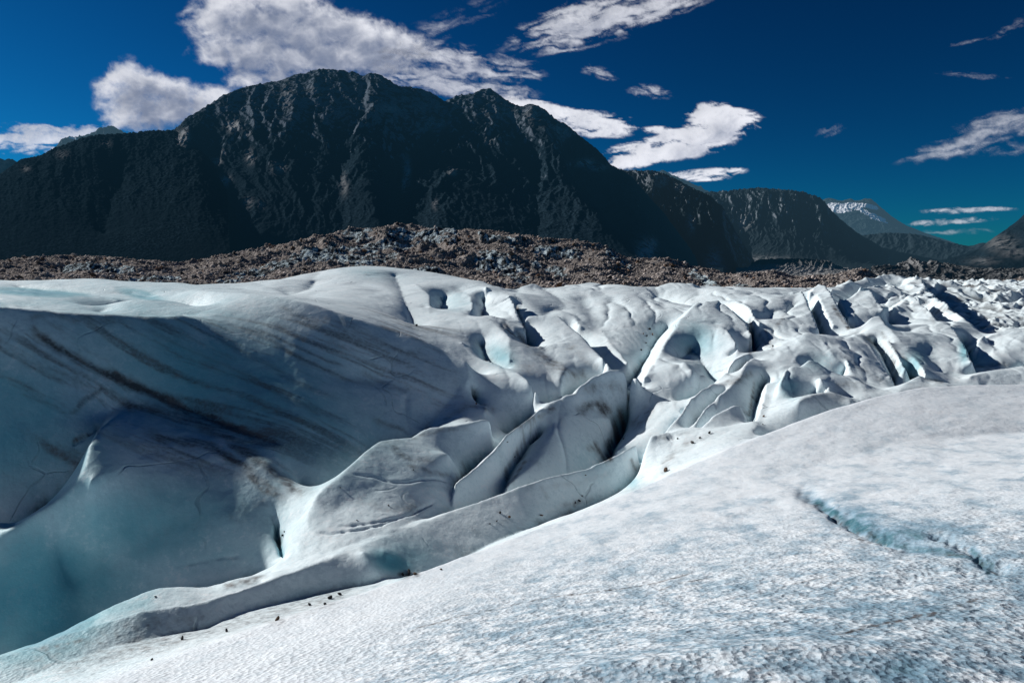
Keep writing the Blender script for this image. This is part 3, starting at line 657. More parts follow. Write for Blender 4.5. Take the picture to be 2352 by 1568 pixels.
m, t = material('glacier ice')
pos = t.new('ShaderNodeNewGeometry').outputs['Position']
aD, aB, aN = t.attr('dirt'), t.attr('blue'), t.attr('near')
n1 = t.noise(pos, 2.3, 7, .62); n2 = t.noise(pos, 17., 6, .65); n3 = t.noise(pos, .5, 5, .6)
n4 = t.noise(t.scale(pos, (.8, 1, 1)), 55., 4, .6)
vor = t.new('ShaderNodeTexVoronoi'); t.put(vor.inputs['Vector'], pos); vor.inputs['Scale'].default_value = 26.
vo3 = t.new('ShaderNodeTexVoronoi'); t.put(vo3.inputs['Vector'], pos); vo3.inputs['Scale'].default_value = 9.
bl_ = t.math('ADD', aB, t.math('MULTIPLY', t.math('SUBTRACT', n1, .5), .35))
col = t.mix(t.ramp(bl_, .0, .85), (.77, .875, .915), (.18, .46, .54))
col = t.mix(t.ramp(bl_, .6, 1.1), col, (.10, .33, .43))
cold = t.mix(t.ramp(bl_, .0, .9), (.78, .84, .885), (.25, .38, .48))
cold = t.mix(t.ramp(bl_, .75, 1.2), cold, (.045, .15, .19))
col = t.mix(t.attr('dome'), col, cold)
col = t.mix(t.ramp(n3, .4, .7, 0, .2), col, (.64, .70, .73))
# near the lens the crystals show: clear and white grains
n5 = t.noise(t.scale(pos, (.7, 1.2, 1.)), 7., 6, .68)
aG = t.math('MULTIPLY', t.attr('grain'), aN)
gran = t.math('MULTIPLY', t.ramp(t.math('ADD', n5, t.math('MULTIPLY', t.math('SUBTRACT', n4, .5), .5)), .465, .535), aG)
col = t.mix(t.math('MULTIPLY', gran, .70), col, (.16, .29, .39))
col = t.mix(t.math('MULTIPLY', t.ramp(n2, .60, .72), t.math('MULTIPLY', aG, .6)), col, (.86, .88, .9))
mt = t.math('ADD', t.math('MULTIPLY', t.noise(pos, 12., 6, .7), .6), t.math('MULTIPLY', t.noise(pos, 1.1, 6, .65), .4))
col = t.mix(t.ramp(mt, .40, .50, .45, 0), col, t.mix(.5, col, (.28, .42, .50)))
col = t.mix(t.math('MULTIPLY', t.ramp(mt, .52, .62, 0, .55), t.ramp(aB, .3, .8, 1, .12)), col, (.86, .89, .91))
wv_ = t.new('ShaderNodeTexNoise'); t.put(wv_.inputs['Vector'], pos); wv_.inputs['Scale'].default_value = .8
wpos = t.new('ShaderNodeVectorMath', operation='MULTIPLY_ADD'); t.put(wpos.inputs[0], wv_.outputs[1]); wpos.inputs[1].default_value = (1.3, 1.3, 1.3); t.put(wpos.inputs[2], pos)
ve = t.new('ShaderNodeTexVoronoi', feature='DISTANCE_TO_EDGE'); t.put(ve.inputs['Vector'], wpos.outputs[0]); ve.inputs['Scale'].default_value = .55
crk = t.math('MULTIPLY', t.ramp(ve.outputs['Distance'], .004, .016, 1., 0.), t.math('MULTIPLY', t.ramp(n3, .54, .62), t.math('SUBTRACT', 1., t.attr('dome'))))
col = t.mix(t.math('MULTIPLY', crk, .28), col, (.12, .20, .25))
dd = t.math('MULTIPLY', aD, t.ramp(t.math('ADD', n2, t.math('MULTIPLY', n1, .4)), .45, .9, .75, 1.2))
col = t.mix(t.ramp(dd, .0, .9, 0, .93), col, t.mix(t.ramp(n1, .4, .6), (.05, .047, .05), (.125, .105, .10)))
b1 = t.bump(t.math('MULTIPLY', n2, t.math('ADD', t.math('MULTIPLY', aG, .9), .45)), .022, .6); b1 = t.bump(t.math('MULTIPLY', n4, .5), .008, .6, b1)
b1 = t.bump(t.noise(pos, 5., 4, .5), .03, .5, b1)
b1 = t.bump(t.math('SUBTRACT', 1., crk), .02, .6, b1)
b1 = t.bump(t.math('MULTIPLY', vor.outputs['Distance'], aN), .018, .7, b1)
b1 = t.bump(t.math('MULTIPLY', vo3.outputs['Distance'], aG), .035, .6, b1)
finish(m, t, col, t.ramp(n4, .3, .7, .5, .75), b1, .16)
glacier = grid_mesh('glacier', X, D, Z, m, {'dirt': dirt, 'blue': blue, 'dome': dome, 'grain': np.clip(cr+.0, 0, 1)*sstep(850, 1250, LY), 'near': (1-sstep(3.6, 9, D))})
tag(glacier, 'pale blue glacier ice with smooth ridges, deep shaded gullies and dirt bands', 'glacier', kind='structure')
gZ, gU, gV = Z, U[0], V[:, 0]
def ice_at(u, D_):
    iu = np.clip((u-gU[0])/(gU[1]-gU[0]), 0, len(gU)-1.001); iv = np.clip((math.log(D_)-gV[0])/(gV[1]-gV[0]), 0, len(gV)-1.001)
    a, b = int(iu), int(iv); fu, fv = iu-a, iv-b
    z = gZ[b:b+2, a:a+2]
    return float((z[0, 0]*(1-fu)+z[0, 1]*fu)*(1-fv)+(z[1, 0]*(1-fu)+z[1, 1]*fu)*fv)
def ice_hit(x, y, dmin=2.0):
    """first ice met by the line of sight through a layout point"""
    u, s = us(x, y); u = float(u); s = float(s)
    iu = int(round((u-gU[0])/(gU[1]-gU[0]))); colz = gZ[:, iu]; dd = np.exp(gV)
    k = np.where((colz/dd >= s) & (dd > dmin))[0]
    if not len(k): return None
    return np.array([u*dd[k[0]], dd[k[0]], ice_at(u, dd[k[0]])])
print('glacier built', round(time.time()-T0, 1))

# the rest of the ice hill the viewer stands on, outside the detailed sheet
gx_, gy_ = np.meshgrid(np.arange(-30, 30.1, .25), np.arange(-12, 30.1, .25))
ye = np.maximum(gy_, 1.62); ue = np.clip(gx_/ye, gU[0]+.002, gU[-1]-.002)
de = np.minimum(np.where(np.abs(gx_/ye) > gU[-1], np.abs(gx_)/gU[-1], ye), 80)
ye = np.clip(np.maximum(ye, 0), 1.62, 80)
ii = np.clip(np.round((ue-gU[0])/(gU[1]-gU[0])).astype(int), 0, len(gU)-1); jj = np.clip(np.round((np.log(ye)-gV[0])/(gV[1]-gV[0])).astype(int), 0, len(gV)-1)
zz = gZ[jj, ii] - .03 - .02*np.clip(-gy_, 0, 20) + .02*fbm(gx_*.8, gy_*.8, 4, 91)
kp = (np.abs(gx_) > .96*np.maximum(gy_, 0)) | (gy_ < 1.75)
sk = grid_mesh('ice', gx_, gy_, zz, m, {'dirt': zz*0, 'blue': zz*0+.15, 'near': zz*0+.5, 'dome': zz*0+1, 'grain': zz*0+.4}, keep=kp)
tag(sk, 'white granular ice around the viewpoint', kind='structure')
# ================================================================== mountains
def sky_noise_fix(Z, D): return Z
def rock_material(name, rock, veg, tree_z, hz, hz_s, bright=(.30, .30, .30), snow=False, scale=1.0, rockiness=.5):
    m, t = material(name)
    geo = t.new('ShaderNodeNewGeometry'); pos = geo.outputs['Position']
    n1 = t.noise(pos, .004*scale, 8, .6); n2 = t.noise(pos, .03*scale, 7, .65); n3 = t.noise(pos, .15*scale, 4, .6)
    a = t.attr('rock')
    f = t.math('ADD', a, t.math('MULTIPLY', t.math('SUBTRACT', n2, .5), 1.3))
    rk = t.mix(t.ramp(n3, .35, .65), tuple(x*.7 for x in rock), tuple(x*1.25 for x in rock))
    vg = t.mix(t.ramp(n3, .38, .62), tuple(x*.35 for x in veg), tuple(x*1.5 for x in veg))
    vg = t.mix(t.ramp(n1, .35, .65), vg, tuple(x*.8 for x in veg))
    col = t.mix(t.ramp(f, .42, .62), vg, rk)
    bare = t.math('MULTIPLY', t.attr('bare'), t.ramp(n2, .38, .52))
    col = t.mix(bare, col, bright)
    if snow: col = t.mix(t.ramp(t.attr('snow'), .45, .55), col, (.82, .84, .88))
    b = t.bump(n2, 7/scale, .6); b = t.bump(n3, 3/scale, .6, b)
    if hz_s > 0:   # haze added as a glow of the rock, stronger with distance
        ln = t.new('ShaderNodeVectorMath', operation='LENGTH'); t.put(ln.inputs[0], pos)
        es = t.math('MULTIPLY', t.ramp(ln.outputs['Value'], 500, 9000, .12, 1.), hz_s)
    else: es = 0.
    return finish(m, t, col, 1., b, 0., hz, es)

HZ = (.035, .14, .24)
def range_(name, label, skyl, Df, Dc, ybase, extra=(), u_pad=.0, res=700, rough=(.05, 9, 5), mat=None, masks=None, seed=1, back=1.25, kk=2.0, basez=None, crest_b=.3, rock_fn=None, fine=.012, stretch=.55, kb=2.5):
    """a mountain: skyline points (x, y, D), foot at distance Df on layout row ybase"""
    S = np.array(skyl, float)
    u, s = us(S[:, 0], S[:, 1])
    u0, u1 = u.min()-u_pad, u.max()+u_pad
    dmin, dmax = Df*.97, S[:, 2].max()*back
    F_ = Field(u0, u1, dmin, dmax, int(res*.6)); F_.kmul = kk
    F_.line(skyl, 'c', b=crest_b, k=1)
    n = 12
    xs = np.linspace(S[:, 0].min()-60, S[:, 0].max()+60, n)
    F_.line([(x, ybase, Df) for x in xs], 'v', k=1)
    F_.lines_z([(a, dmax*.99, -60) for a in np.linspace(u0, u1, 5)], 'v', k=0)
    for typ, pts in extra:
        F_.line(pts, typ, k=2, b=.8)
    F_.solve(it=(400, 160, 120, 90, 70, 60))
    nu = int(res*max(Q, .5)*1.35); nv = int(nu*F_.nv/F_.nu)
    U, V, Z, B = F_.fine(nu, nv)
    D = np.exp(V)
    su = np.interp(U[0], np.sort(u), s[np.argsort(u)])
    X = U*D
    # erosion: gullies run down the face
    am, fu, oc = rough
    h0 = Z.copy()
    hmax = (su*np.interp(U[0], np.sort(u), S[np.argsort(u), 2]))[None, :]
    rel = np.clip(h0/np.maximum(hmax, 30), 0, 1.2)
    wu_ = U + .03*fbm(U*8, V*5, 3, seed+3)
    g = ridged(wu_*fu*2, V*fu*stretch+3, oc, seed+5)
    g2 = ridged(wu_*fu*6+V*2, V*fu*2.2, oc, seed+9)
    g3 = fbm(U*fu*22, V*fu*16, 4, seed+14, .6)
    env = np.clip(1-np.abs(rel-.5)*1.2, .25, 1)
    H = np.maximum(h0, 20)
    amp = np.clip(H, 40, 500)
    Z = h0 + amp*(am*2.2*(g-.42)*env + am*1.0*(g2-.42)*np.clip(env+.2, 0, 1)) + fine*amp*g3*1.6
    # bring the skyline back to the drawn one, column by column
    cur = (Z/D).max(0)
    tgt = su + .0018*fbm(U[0]*120, U[0]*0+seed, 4, seed+20, .6)*2
    k = blur((tgt-cur)[None, :].repeat(3, 0), kb)[1]
    Z = Z + (k[None, :]*D)*np.clip(rel, 0, 1)
    LX, LY = proj(U, Z/D)
    at = {}
    gy, gx = np.gradient(Z); hx = np.gradient(X, axis=1); hy = np.gradient(D, axis=0)
    slope = np.hypot(gx/hx, gy/hy)
    n_ = fbm(U*fu*5, V*fu*5, 5, seed+31, .6)
    rock = np.clip(.15+.45*(slope-.9)+.5*n_, 0, 1)
    if rock_fn is not None: rock = rock_fn(rock, rel, LX, LY, n_, U, V)
    at['rock'] = np.clip(rock, 0, 1)
    bare = np.zeros_like(Z)
    for x, y, rx, ry, sgt in (masks or {}).get('bare', []):
        q = ((LX-x)/rx)**2+((LY-y)/ry)**2
        bare = np.maximum(bare, sgt*np.exp(-q))
    at['bare'] = np.clip(bare*1.4, 0, 1)
    sn = np.zeros_like(Z)
    for pl in (masks or {}).get('snow', []):
        pts, wd = pl
        d, par, sidd = sdist((LX+3*fbm(U*150, V*150, 3, 7)).astype(np.float32), (LY+2.5*fbm(U*150+5, V*150, 3, 8)).astype(np.float32), pts, wd*3)
        sn = np.maximum(sn, np.clip(1.25-d/wd*.5, 0, 1))
    at['snow'] = sn
    keep = (V < math.log(dmax*.985)) & (Z > -55)
    o = grid_mesh(name, X, D, Z, mat, at, keep)
    tag(o, label, kind='structure')
    return o, U, V, D, Z

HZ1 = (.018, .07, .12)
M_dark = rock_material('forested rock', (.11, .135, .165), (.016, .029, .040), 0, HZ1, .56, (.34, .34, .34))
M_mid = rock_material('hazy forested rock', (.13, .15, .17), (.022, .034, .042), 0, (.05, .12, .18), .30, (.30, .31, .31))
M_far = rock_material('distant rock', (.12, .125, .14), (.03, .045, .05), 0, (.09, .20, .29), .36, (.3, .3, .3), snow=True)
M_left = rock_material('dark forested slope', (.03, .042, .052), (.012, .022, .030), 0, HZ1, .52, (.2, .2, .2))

def rf_main(rock, rel, LX, LY, n_, U, V):
    # bare rock high up and to the right, forest below
    tree = 330 + 25*n_ + 40*sstep(900, 500, LX) - 60*sstep(900, 400, LX)
    hi = sstep(80, -110, LY-tree)
    return np.clip(rock*.75 + .55*hi - .12, 0, 1)
main_sky = [(-700, 640, 2100), (-200, 600, 2200), (60, 540, 2300), (200, 470, 2400), (300, 400, 2600), (385, 306, 2900), (410, 290, 2950), (425, 272, 3000), (450, 258, 3050), (490, 234, 3150), (510, 220, 3200), (560, 200, 3300), (610, 190, 3400), (640, 187, 3450), (675, 172, 3500),
            (705, 167, 3550), (720, 160, 3600), (740, 158, 3600), (780, 161, 3600), (820, 167, 3600), (834, 176, 3550), (850, 167, 3500), (870, 170, 3500), (890, 182, 3500), (915, 198, 3500), (965, 203, 3500), (1000, 217, 3500),
            (1022, 233, 3550), (1050, 219, 3600), (1085, 216, 3650), (1110, 203, 3700), (1125, 203, 3700), (1150, 220, 3650), (1176, 238, 3550), (1201, 245, 3500), (1216, 237, 3500), (1251, 250, 3450), (1276, 274, 3400), (1301, 285, 3350),
            (1341, 320, 3250), (1376, 345, 3200), (1406, 382, 3150), (1436, 395, 3100), (1456, 410, 3000), (1491, 452, 2850), (1526, 490, 2700), (1571, 552, 2550), (1621, 610, 2400), (1660, 640, 2300)]
ex = [('v', [(840, 190, 3430), (822, 250, 3150), (795, 320, 2850), (772, 400, 2550), (775, 480, 2250), (790, 540, 2080)]),
      ('c', [(745, 170, 3480), (705, 250, 3050), (660, 350, 2650), (620, 450, 2280), (600, 540, 2030)]),
      ('c', [(860, 185, 3400), (850, 250, 3050), (838, 330, 2700), (846, 430, 2330), (870, 520, 2080)]),
      ('v', [(1020, 245, 3430), (980, 300, 3180), (932, 360, 2900), (912, 420, 2620), (925, 480, 2350), (938, 540, 2120)]),
      ('c', [(1085, 240, 3450), (1060, 290, 3150), (1020, 370, 2750), (1000, 450, 2380), (1010, 540, 2060)]),
      ('v', [(1170, 270, 3430), (1205, 340, 3080), (1225, 420, 2750), (1235, 500, 2380), (1230, 550, 2180)]),
      ('c', [(1220, 255, 3380), (1265, 330, 3020), (1310, 420, 2650), (1370, 500, 2330), (1430, 580, 2100)]),
      ('v', [(1290, 330, 3250), (1325, 420, 2880), (1400, 500, 2560), (1480, 580, 2280)]),
      ('c', [(1400, 395, 3040), (1450, 460, 2760), (1510, 540, 2460), (1560, 600, 2240)]),
      ('v', [(560, 230, 3180), (500, 330, 2800), (470, 430, 2400), (460, 540, 2050)]),
      ('c', [(430, 290, 2880), (380, 380, 2500), (330, 470, 2180), (300, 560, 1930)])]
bare = [(535, 288, 16, 12, 1), (412, 320, 13, 14, 1), (425, 312, 9, 12, 1), (405, 335, 8, 12, .8), (370, 350, 8, 12, .5), (330, 365, 9, 9, .6), (285, 400, 8, 12, .7), (575, 360, 9, 13, .7), (498, 370, 10, 6, .7), (515, 415, 12, 10, .8),
        (515, 350, 6, 6, .6), (567, 310, 8, 8, .6), (640, 385, 14, 12, .5), (437, 500, 14, 20, .5), (375, 510, 14, 10, .6), (935, 390, 7, 28, 1), (928, 425, 4, 16, .9), (790, 425, 9, 20, .4), (570, 465, 10, 10, .5), (600, 470, 8, 8, .4),
        (1000, 470, 6, 10, .4), (1345, 375, 20, 9, .8), (1370, 385, 22, 7, .6), (1040, 395, 10, 8, .5), (1120, 325, 12, 8, .4), (660, 220, 12, 30, .4), (735, 205, 30, 8, .35), (1485, 580, 20, 26, 1.0), (1500, 560, 10, 14, .7),
        (900, 250, 30, 10, .35), (1000, 285, 26, 14, .4), (1150, 260, 30, 12, .35), (1230, 265, 22, 20, .4), (1290, 300, 20, 20, .35)]
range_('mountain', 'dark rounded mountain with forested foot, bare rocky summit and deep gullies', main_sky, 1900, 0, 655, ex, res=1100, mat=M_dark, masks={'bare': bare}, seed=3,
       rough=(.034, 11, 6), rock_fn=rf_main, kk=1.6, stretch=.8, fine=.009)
# small snow patches on the second summit
# left hill and its far peak
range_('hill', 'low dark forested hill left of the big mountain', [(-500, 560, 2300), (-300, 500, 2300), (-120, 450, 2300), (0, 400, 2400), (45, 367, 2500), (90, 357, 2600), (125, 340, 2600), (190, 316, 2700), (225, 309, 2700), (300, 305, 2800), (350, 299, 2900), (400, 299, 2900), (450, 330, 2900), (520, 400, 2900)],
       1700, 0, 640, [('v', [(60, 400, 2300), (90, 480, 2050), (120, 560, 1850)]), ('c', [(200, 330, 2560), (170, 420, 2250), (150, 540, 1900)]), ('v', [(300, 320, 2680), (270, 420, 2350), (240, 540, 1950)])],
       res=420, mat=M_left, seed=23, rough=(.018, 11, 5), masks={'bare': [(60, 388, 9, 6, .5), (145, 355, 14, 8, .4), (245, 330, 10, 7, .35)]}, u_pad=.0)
range_('mountain', 'small distant jagged peak behind the left hill', [(60, 400, 6000), (130, 335, 6000), (140, 320, 6000), (158, 313, 6000), (170, 315, 6000), (200, 309, 6000), (218, 303, 6000), (230, 290, 6000), (238, 295, 6000), (248, 288, 6000), (262, 291, 6000), (285, 304, 6000), (320, 308, 6000), (400, 330, 6000), (440, 350, 6000)],
       4800, 0, 560, res=240, mat=M_far, seed=29, rough=(.06, 14, 4), masks={'bare': [], 'snow': [([(160, 316), (175, 319)], 1.6)]})
range_('mountain', 'dark distant ridge at the far left edge', [(-700, 420, 5200), (-400, 380, 5200), (-150, 372, 5200), (0, 363, 5200), (35, 368, 5200), (60, 385, 5200), (120, 430, 5200)], 4000, 0, 560, res=200, mat=M_left, seed=31, rough=(.06, 14, 4))
# right-hand ranges, one behind the other
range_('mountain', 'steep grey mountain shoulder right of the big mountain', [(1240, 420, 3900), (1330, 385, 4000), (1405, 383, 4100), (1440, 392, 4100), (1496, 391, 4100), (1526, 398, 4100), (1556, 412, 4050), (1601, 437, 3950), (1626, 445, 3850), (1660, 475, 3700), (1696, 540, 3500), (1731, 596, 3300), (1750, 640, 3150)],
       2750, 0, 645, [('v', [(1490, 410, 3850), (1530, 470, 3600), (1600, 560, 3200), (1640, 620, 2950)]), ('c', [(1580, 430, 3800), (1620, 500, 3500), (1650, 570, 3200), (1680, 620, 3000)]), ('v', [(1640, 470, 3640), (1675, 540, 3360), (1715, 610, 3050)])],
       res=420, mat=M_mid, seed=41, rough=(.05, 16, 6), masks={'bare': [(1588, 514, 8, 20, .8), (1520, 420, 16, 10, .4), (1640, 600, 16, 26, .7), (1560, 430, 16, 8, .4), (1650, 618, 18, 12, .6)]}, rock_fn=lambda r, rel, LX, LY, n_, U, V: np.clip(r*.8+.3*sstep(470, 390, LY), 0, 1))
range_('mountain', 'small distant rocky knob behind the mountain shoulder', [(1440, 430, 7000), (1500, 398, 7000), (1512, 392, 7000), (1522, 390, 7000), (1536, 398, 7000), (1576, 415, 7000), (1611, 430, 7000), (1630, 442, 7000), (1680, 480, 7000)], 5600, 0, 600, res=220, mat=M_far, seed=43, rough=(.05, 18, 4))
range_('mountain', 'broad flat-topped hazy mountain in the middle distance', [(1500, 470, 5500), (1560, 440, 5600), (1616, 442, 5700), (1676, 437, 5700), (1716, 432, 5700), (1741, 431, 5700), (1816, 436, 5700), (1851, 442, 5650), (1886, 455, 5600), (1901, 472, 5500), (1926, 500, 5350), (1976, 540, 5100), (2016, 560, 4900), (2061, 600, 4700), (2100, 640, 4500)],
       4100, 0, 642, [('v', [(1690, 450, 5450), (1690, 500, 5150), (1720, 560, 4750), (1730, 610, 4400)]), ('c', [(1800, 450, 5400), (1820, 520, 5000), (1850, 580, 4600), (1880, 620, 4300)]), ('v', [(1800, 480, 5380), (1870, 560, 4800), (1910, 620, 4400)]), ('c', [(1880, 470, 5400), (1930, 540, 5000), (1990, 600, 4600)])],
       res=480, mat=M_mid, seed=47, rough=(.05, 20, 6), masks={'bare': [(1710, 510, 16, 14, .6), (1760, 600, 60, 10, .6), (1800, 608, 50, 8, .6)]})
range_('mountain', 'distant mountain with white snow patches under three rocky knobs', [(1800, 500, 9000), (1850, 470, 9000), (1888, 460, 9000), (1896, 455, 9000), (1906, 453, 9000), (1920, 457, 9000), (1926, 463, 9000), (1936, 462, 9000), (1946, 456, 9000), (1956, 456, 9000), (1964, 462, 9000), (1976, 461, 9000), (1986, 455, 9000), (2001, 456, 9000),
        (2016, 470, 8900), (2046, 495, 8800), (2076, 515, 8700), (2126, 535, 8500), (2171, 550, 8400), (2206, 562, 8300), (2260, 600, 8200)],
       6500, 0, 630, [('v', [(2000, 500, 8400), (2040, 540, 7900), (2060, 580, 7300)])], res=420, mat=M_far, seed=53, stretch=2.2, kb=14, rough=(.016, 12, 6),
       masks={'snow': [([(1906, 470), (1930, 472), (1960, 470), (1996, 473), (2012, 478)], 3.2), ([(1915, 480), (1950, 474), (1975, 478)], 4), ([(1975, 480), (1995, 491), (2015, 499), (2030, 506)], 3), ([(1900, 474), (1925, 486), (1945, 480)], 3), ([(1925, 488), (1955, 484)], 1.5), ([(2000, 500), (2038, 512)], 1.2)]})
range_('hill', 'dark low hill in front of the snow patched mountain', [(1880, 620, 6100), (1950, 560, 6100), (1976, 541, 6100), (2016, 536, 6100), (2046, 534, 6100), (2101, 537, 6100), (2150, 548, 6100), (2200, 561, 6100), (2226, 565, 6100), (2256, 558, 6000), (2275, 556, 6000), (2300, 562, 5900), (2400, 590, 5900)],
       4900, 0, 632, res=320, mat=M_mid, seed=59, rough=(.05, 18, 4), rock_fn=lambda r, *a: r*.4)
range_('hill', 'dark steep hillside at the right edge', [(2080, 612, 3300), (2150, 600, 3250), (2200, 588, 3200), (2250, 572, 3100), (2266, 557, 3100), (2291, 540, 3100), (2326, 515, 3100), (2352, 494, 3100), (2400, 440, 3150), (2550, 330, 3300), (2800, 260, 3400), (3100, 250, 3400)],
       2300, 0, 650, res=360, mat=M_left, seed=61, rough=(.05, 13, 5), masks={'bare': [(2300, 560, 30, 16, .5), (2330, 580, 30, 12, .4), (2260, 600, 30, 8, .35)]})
# grey eroded lateral moraine on the right and the gravel terraces
M_gravel = rock_material('grey glacial gravel', (.15, .155, .16), (.09, .095, .10), 0, (.03, .12, .19), .30, (.28, .28, .28), scale=2.)
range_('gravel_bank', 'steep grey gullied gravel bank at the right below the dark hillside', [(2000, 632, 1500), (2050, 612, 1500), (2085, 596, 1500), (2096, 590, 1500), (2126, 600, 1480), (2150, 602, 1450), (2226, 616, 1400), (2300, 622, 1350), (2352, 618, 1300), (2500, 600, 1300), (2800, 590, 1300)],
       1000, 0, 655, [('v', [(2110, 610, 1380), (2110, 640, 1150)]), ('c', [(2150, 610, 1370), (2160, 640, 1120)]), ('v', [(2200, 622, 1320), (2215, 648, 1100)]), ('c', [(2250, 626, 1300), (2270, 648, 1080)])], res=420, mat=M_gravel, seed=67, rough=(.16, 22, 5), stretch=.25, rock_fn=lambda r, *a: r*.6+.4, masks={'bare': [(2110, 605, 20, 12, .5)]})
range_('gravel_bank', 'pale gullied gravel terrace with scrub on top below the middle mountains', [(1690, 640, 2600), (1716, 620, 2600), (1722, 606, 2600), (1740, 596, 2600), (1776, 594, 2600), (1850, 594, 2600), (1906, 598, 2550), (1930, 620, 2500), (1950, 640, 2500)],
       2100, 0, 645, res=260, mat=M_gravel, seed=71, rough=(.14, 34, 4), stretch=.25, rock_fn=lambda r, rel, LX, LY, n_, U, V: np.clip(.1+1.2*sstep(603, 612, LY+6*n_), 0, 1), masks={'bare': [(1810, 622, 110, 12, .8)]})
print('mountains', round(time.time()-T0, 1))

# ------------------------------------------------------------------ valley floor to the horizon
m, t = material('valley gravel'); pos = t.new('ShaderNodeNewGeometry').outputs['Position']
n = t.noise(pos, .01, 8, .6)
finish(m, t, t.mix(t.ramp(n, .4, .6), (.10, .105, .11), (.19, .19, .19)), .95, t.bump(n, 3., .6), .1, (.03, .13, .2), .25)  # even haze glow put into the gravel
uu = np.linspace(-2.6, 2.6, 160); dd_ = np.exp(np.linspace(math.log(60), math.log(60000), 160))
UU, DD = np.meshgrid(uu, dd_)
ZZ = np.where(DD < 400, -9-6*sstep(60, 400, DD), -15) - 14*sstep(400, 1500, DD) + np.clip(fbm(UU*6, np.log(DD)*6, 4, 5), -1, 1)*np.clip(DD*.002, 0, 12)
g = grid_mesh('ground', UU*DD, DD, ZZ, m); tag(g, 'grey gravel valley floor', kind='structure')
# ================================================================== rubble-covered moraine behind the ice
ms = [(-300, 606, 200), (0, 598, 200), (68, 588, 205), (169, 586, 205), (237, 588, 200), (339, 597, 190), (406, 602, 180), (474, 593, 185), (508, 585, 190), (542, 578, 195), (643, 561, 205), (711, 544, 215), (779, 531, 225), (816, 523, 230), (870, 523, 232), (898, 515, 235), (914, 510, 236),
      (938, 518, 235), (972, 519, 235), (1040, 527, 232), (1074, 525, 230), (1107, 527, 228), (1168, 532, 225), (1185, 540, 223), (1209, 540, 222), (1277, 549, 218), (1311, 549, 216), (1361, 555, 214), (1395, 566, 212), (1429, 588, 208), (1463, 595, 206), (1514, 592, 205), (1531, 590, 205), (1583, 608, 200),
      (1618, 614, 196), (1643, 619, 192), (1667, 630, 188), (1740, 625, 186), (1782, 619, 186), (1810, 629, 184), (1821, 637, 182), (1845, 632, 180), (1915, 631, 178), (1950, 620, 178), (1974, 614, 178), (1992, 618, 177), (2016, 633, 175), (2045, 645, 172), (2100, 655, 170), (2160, 662, 190), (2194, 660, 220), (2264, 648, 240), (2352, 638, 250), (2600, 630, 250)]
MF = Field(-.95, .95, 98, 330, int(640)); MF.kmul = .25
MF.line(ms, 'c', b=.2, k=2)
MF.line([(x, 690, 102) for x in range(-300, 2700, 100)], 'v', k=1)
MF.lines_z([(a, 325, -14) for a in (-.95, 0, .95)], 'v', k=0)
c, v = (lambda p, **k: MF.line(p, 'c', b=.4, **k)), (lambda p, **k: MF.line(p, 'v', **k))
faces = [  # exposed ice: top edge, bottom edge (x, y, D)
    ([(930, 536, 218), (958, 521, 225), (979, 520, 225), (1006, 525, 224), (1030, 533, 220)], [(893, 565, 208), (925, 570, 209), (952, 568, 210), (979, 564, 211), (1002, 553, 213), (1026, 541, 215)]),
    ([(1105, 538, 214), (1140, 543, 214), (1190, 561, 208)], [(1102, 548, 210), (1140, 556, 209), (1188, 570, 205)]),
    ([(1125, 588, 186), (1151, 569, 192), (1172, 580, 188), (1189, 602, 180), (1197, 625, 172)], [(1100, 606, 177), (1128, 628, 170), (1170, 640, 166), (1196, 634, 166)]),
    ([(1232, 565, 203), (1262, 558, 205), (1295, 560, 204), (1325, 572, 200)], [(1234, 578, 198), (1262, 582, 197), (1295, 584, 196), (1327, 584, 196)]),
    ([(505, 642, 150), (545, 632, 155), (590, 610, 165), (625, 590, 177), (690, 578, 185), (740, 566, 192), (800, 561, 197), (830, 562, 198)], [(510, 650, 147), (555, 646, 149), (600, 632, 155), (640, 622, 160), (690, 608, 168), (740, 596, 175), (800, 594, 178), (832, 588, 182)]),
    ([(146, 606, 168), (175, 600, 172), (215, 602, 172), (250, 607, 168), (300, 612, 164)], [(146, 620, 160), (180, 624, 158), (220, 622, 159), (260, 622, 158), (300, 622, 158)]),
    ([(305, 640, 140), (340, 632, 145), (405, 626, 149)], [(300, 650, 136), (350, 650, 136), (410, 644, 140)]),
    ([(1235, 600, 186), (1275, 602, 186), (1295, 620, 178)], [(1232, 618, 180), (1262, 626, 175), (1290, 632, 173)]),
    ([(1400, 572, 202), (1425, 585, 198), (1450, 600, 192)], [(1395, 584, 198), (1420, 598, 192), (1445, 608, 189)]),
    ([(1595, 618, 182), (1640, 640, 168), (1665, 660, 150)], [(1590, 632, 176), (1625, 652, 160), (1650, 668, 146)]),
    ([(790, 533, 222), (815, 532, 223), (850, 533, 224)], [(790, 548, 216), (815, 550, 215), (848, 548, 217)]),
    ([(940, 618, 165), (985, 612, 168), (1010, 620, 162)], [(945, 632, 158), (985, 630, 160), (1012, 634, 156)]),
    ([(740, 585, 182), (880, 571, 198), (880, 575, 196)], [(860, 592, 186), (885, 590, 188), (900, 582, 192)]),
    ([(1690, 645, 160), (1725, 652, 152)], [(1690, 655, 155), (1720, 662, 148)])]
for a, b in faces:
    MF.line(a, 'c', b=.2, k=2); MF.line(b, 'v', k=2)
c([(1290, 600, 188), (1330, 590, 192), (1370, 600, 188), (1400, 625, 172), (1430, 650, 150)])
v([(1325, 615, 176), (1350, 640, 160), (1360, 660, 140)])
c([(1500, 620, 180), (1540, 640, 162), (1570, 660, 140)]); v([(1440, 625, 178), (1480, 650, 152)])
c([(1070, 560, 206), (1040, 590, 188), (1010, 640, 155)]); v([(860, 610, 170), (960, 600, 176), (1030, 570, 196)])
c([(700, 600, 170), (820, 600, 172), (900, 590, 182)])
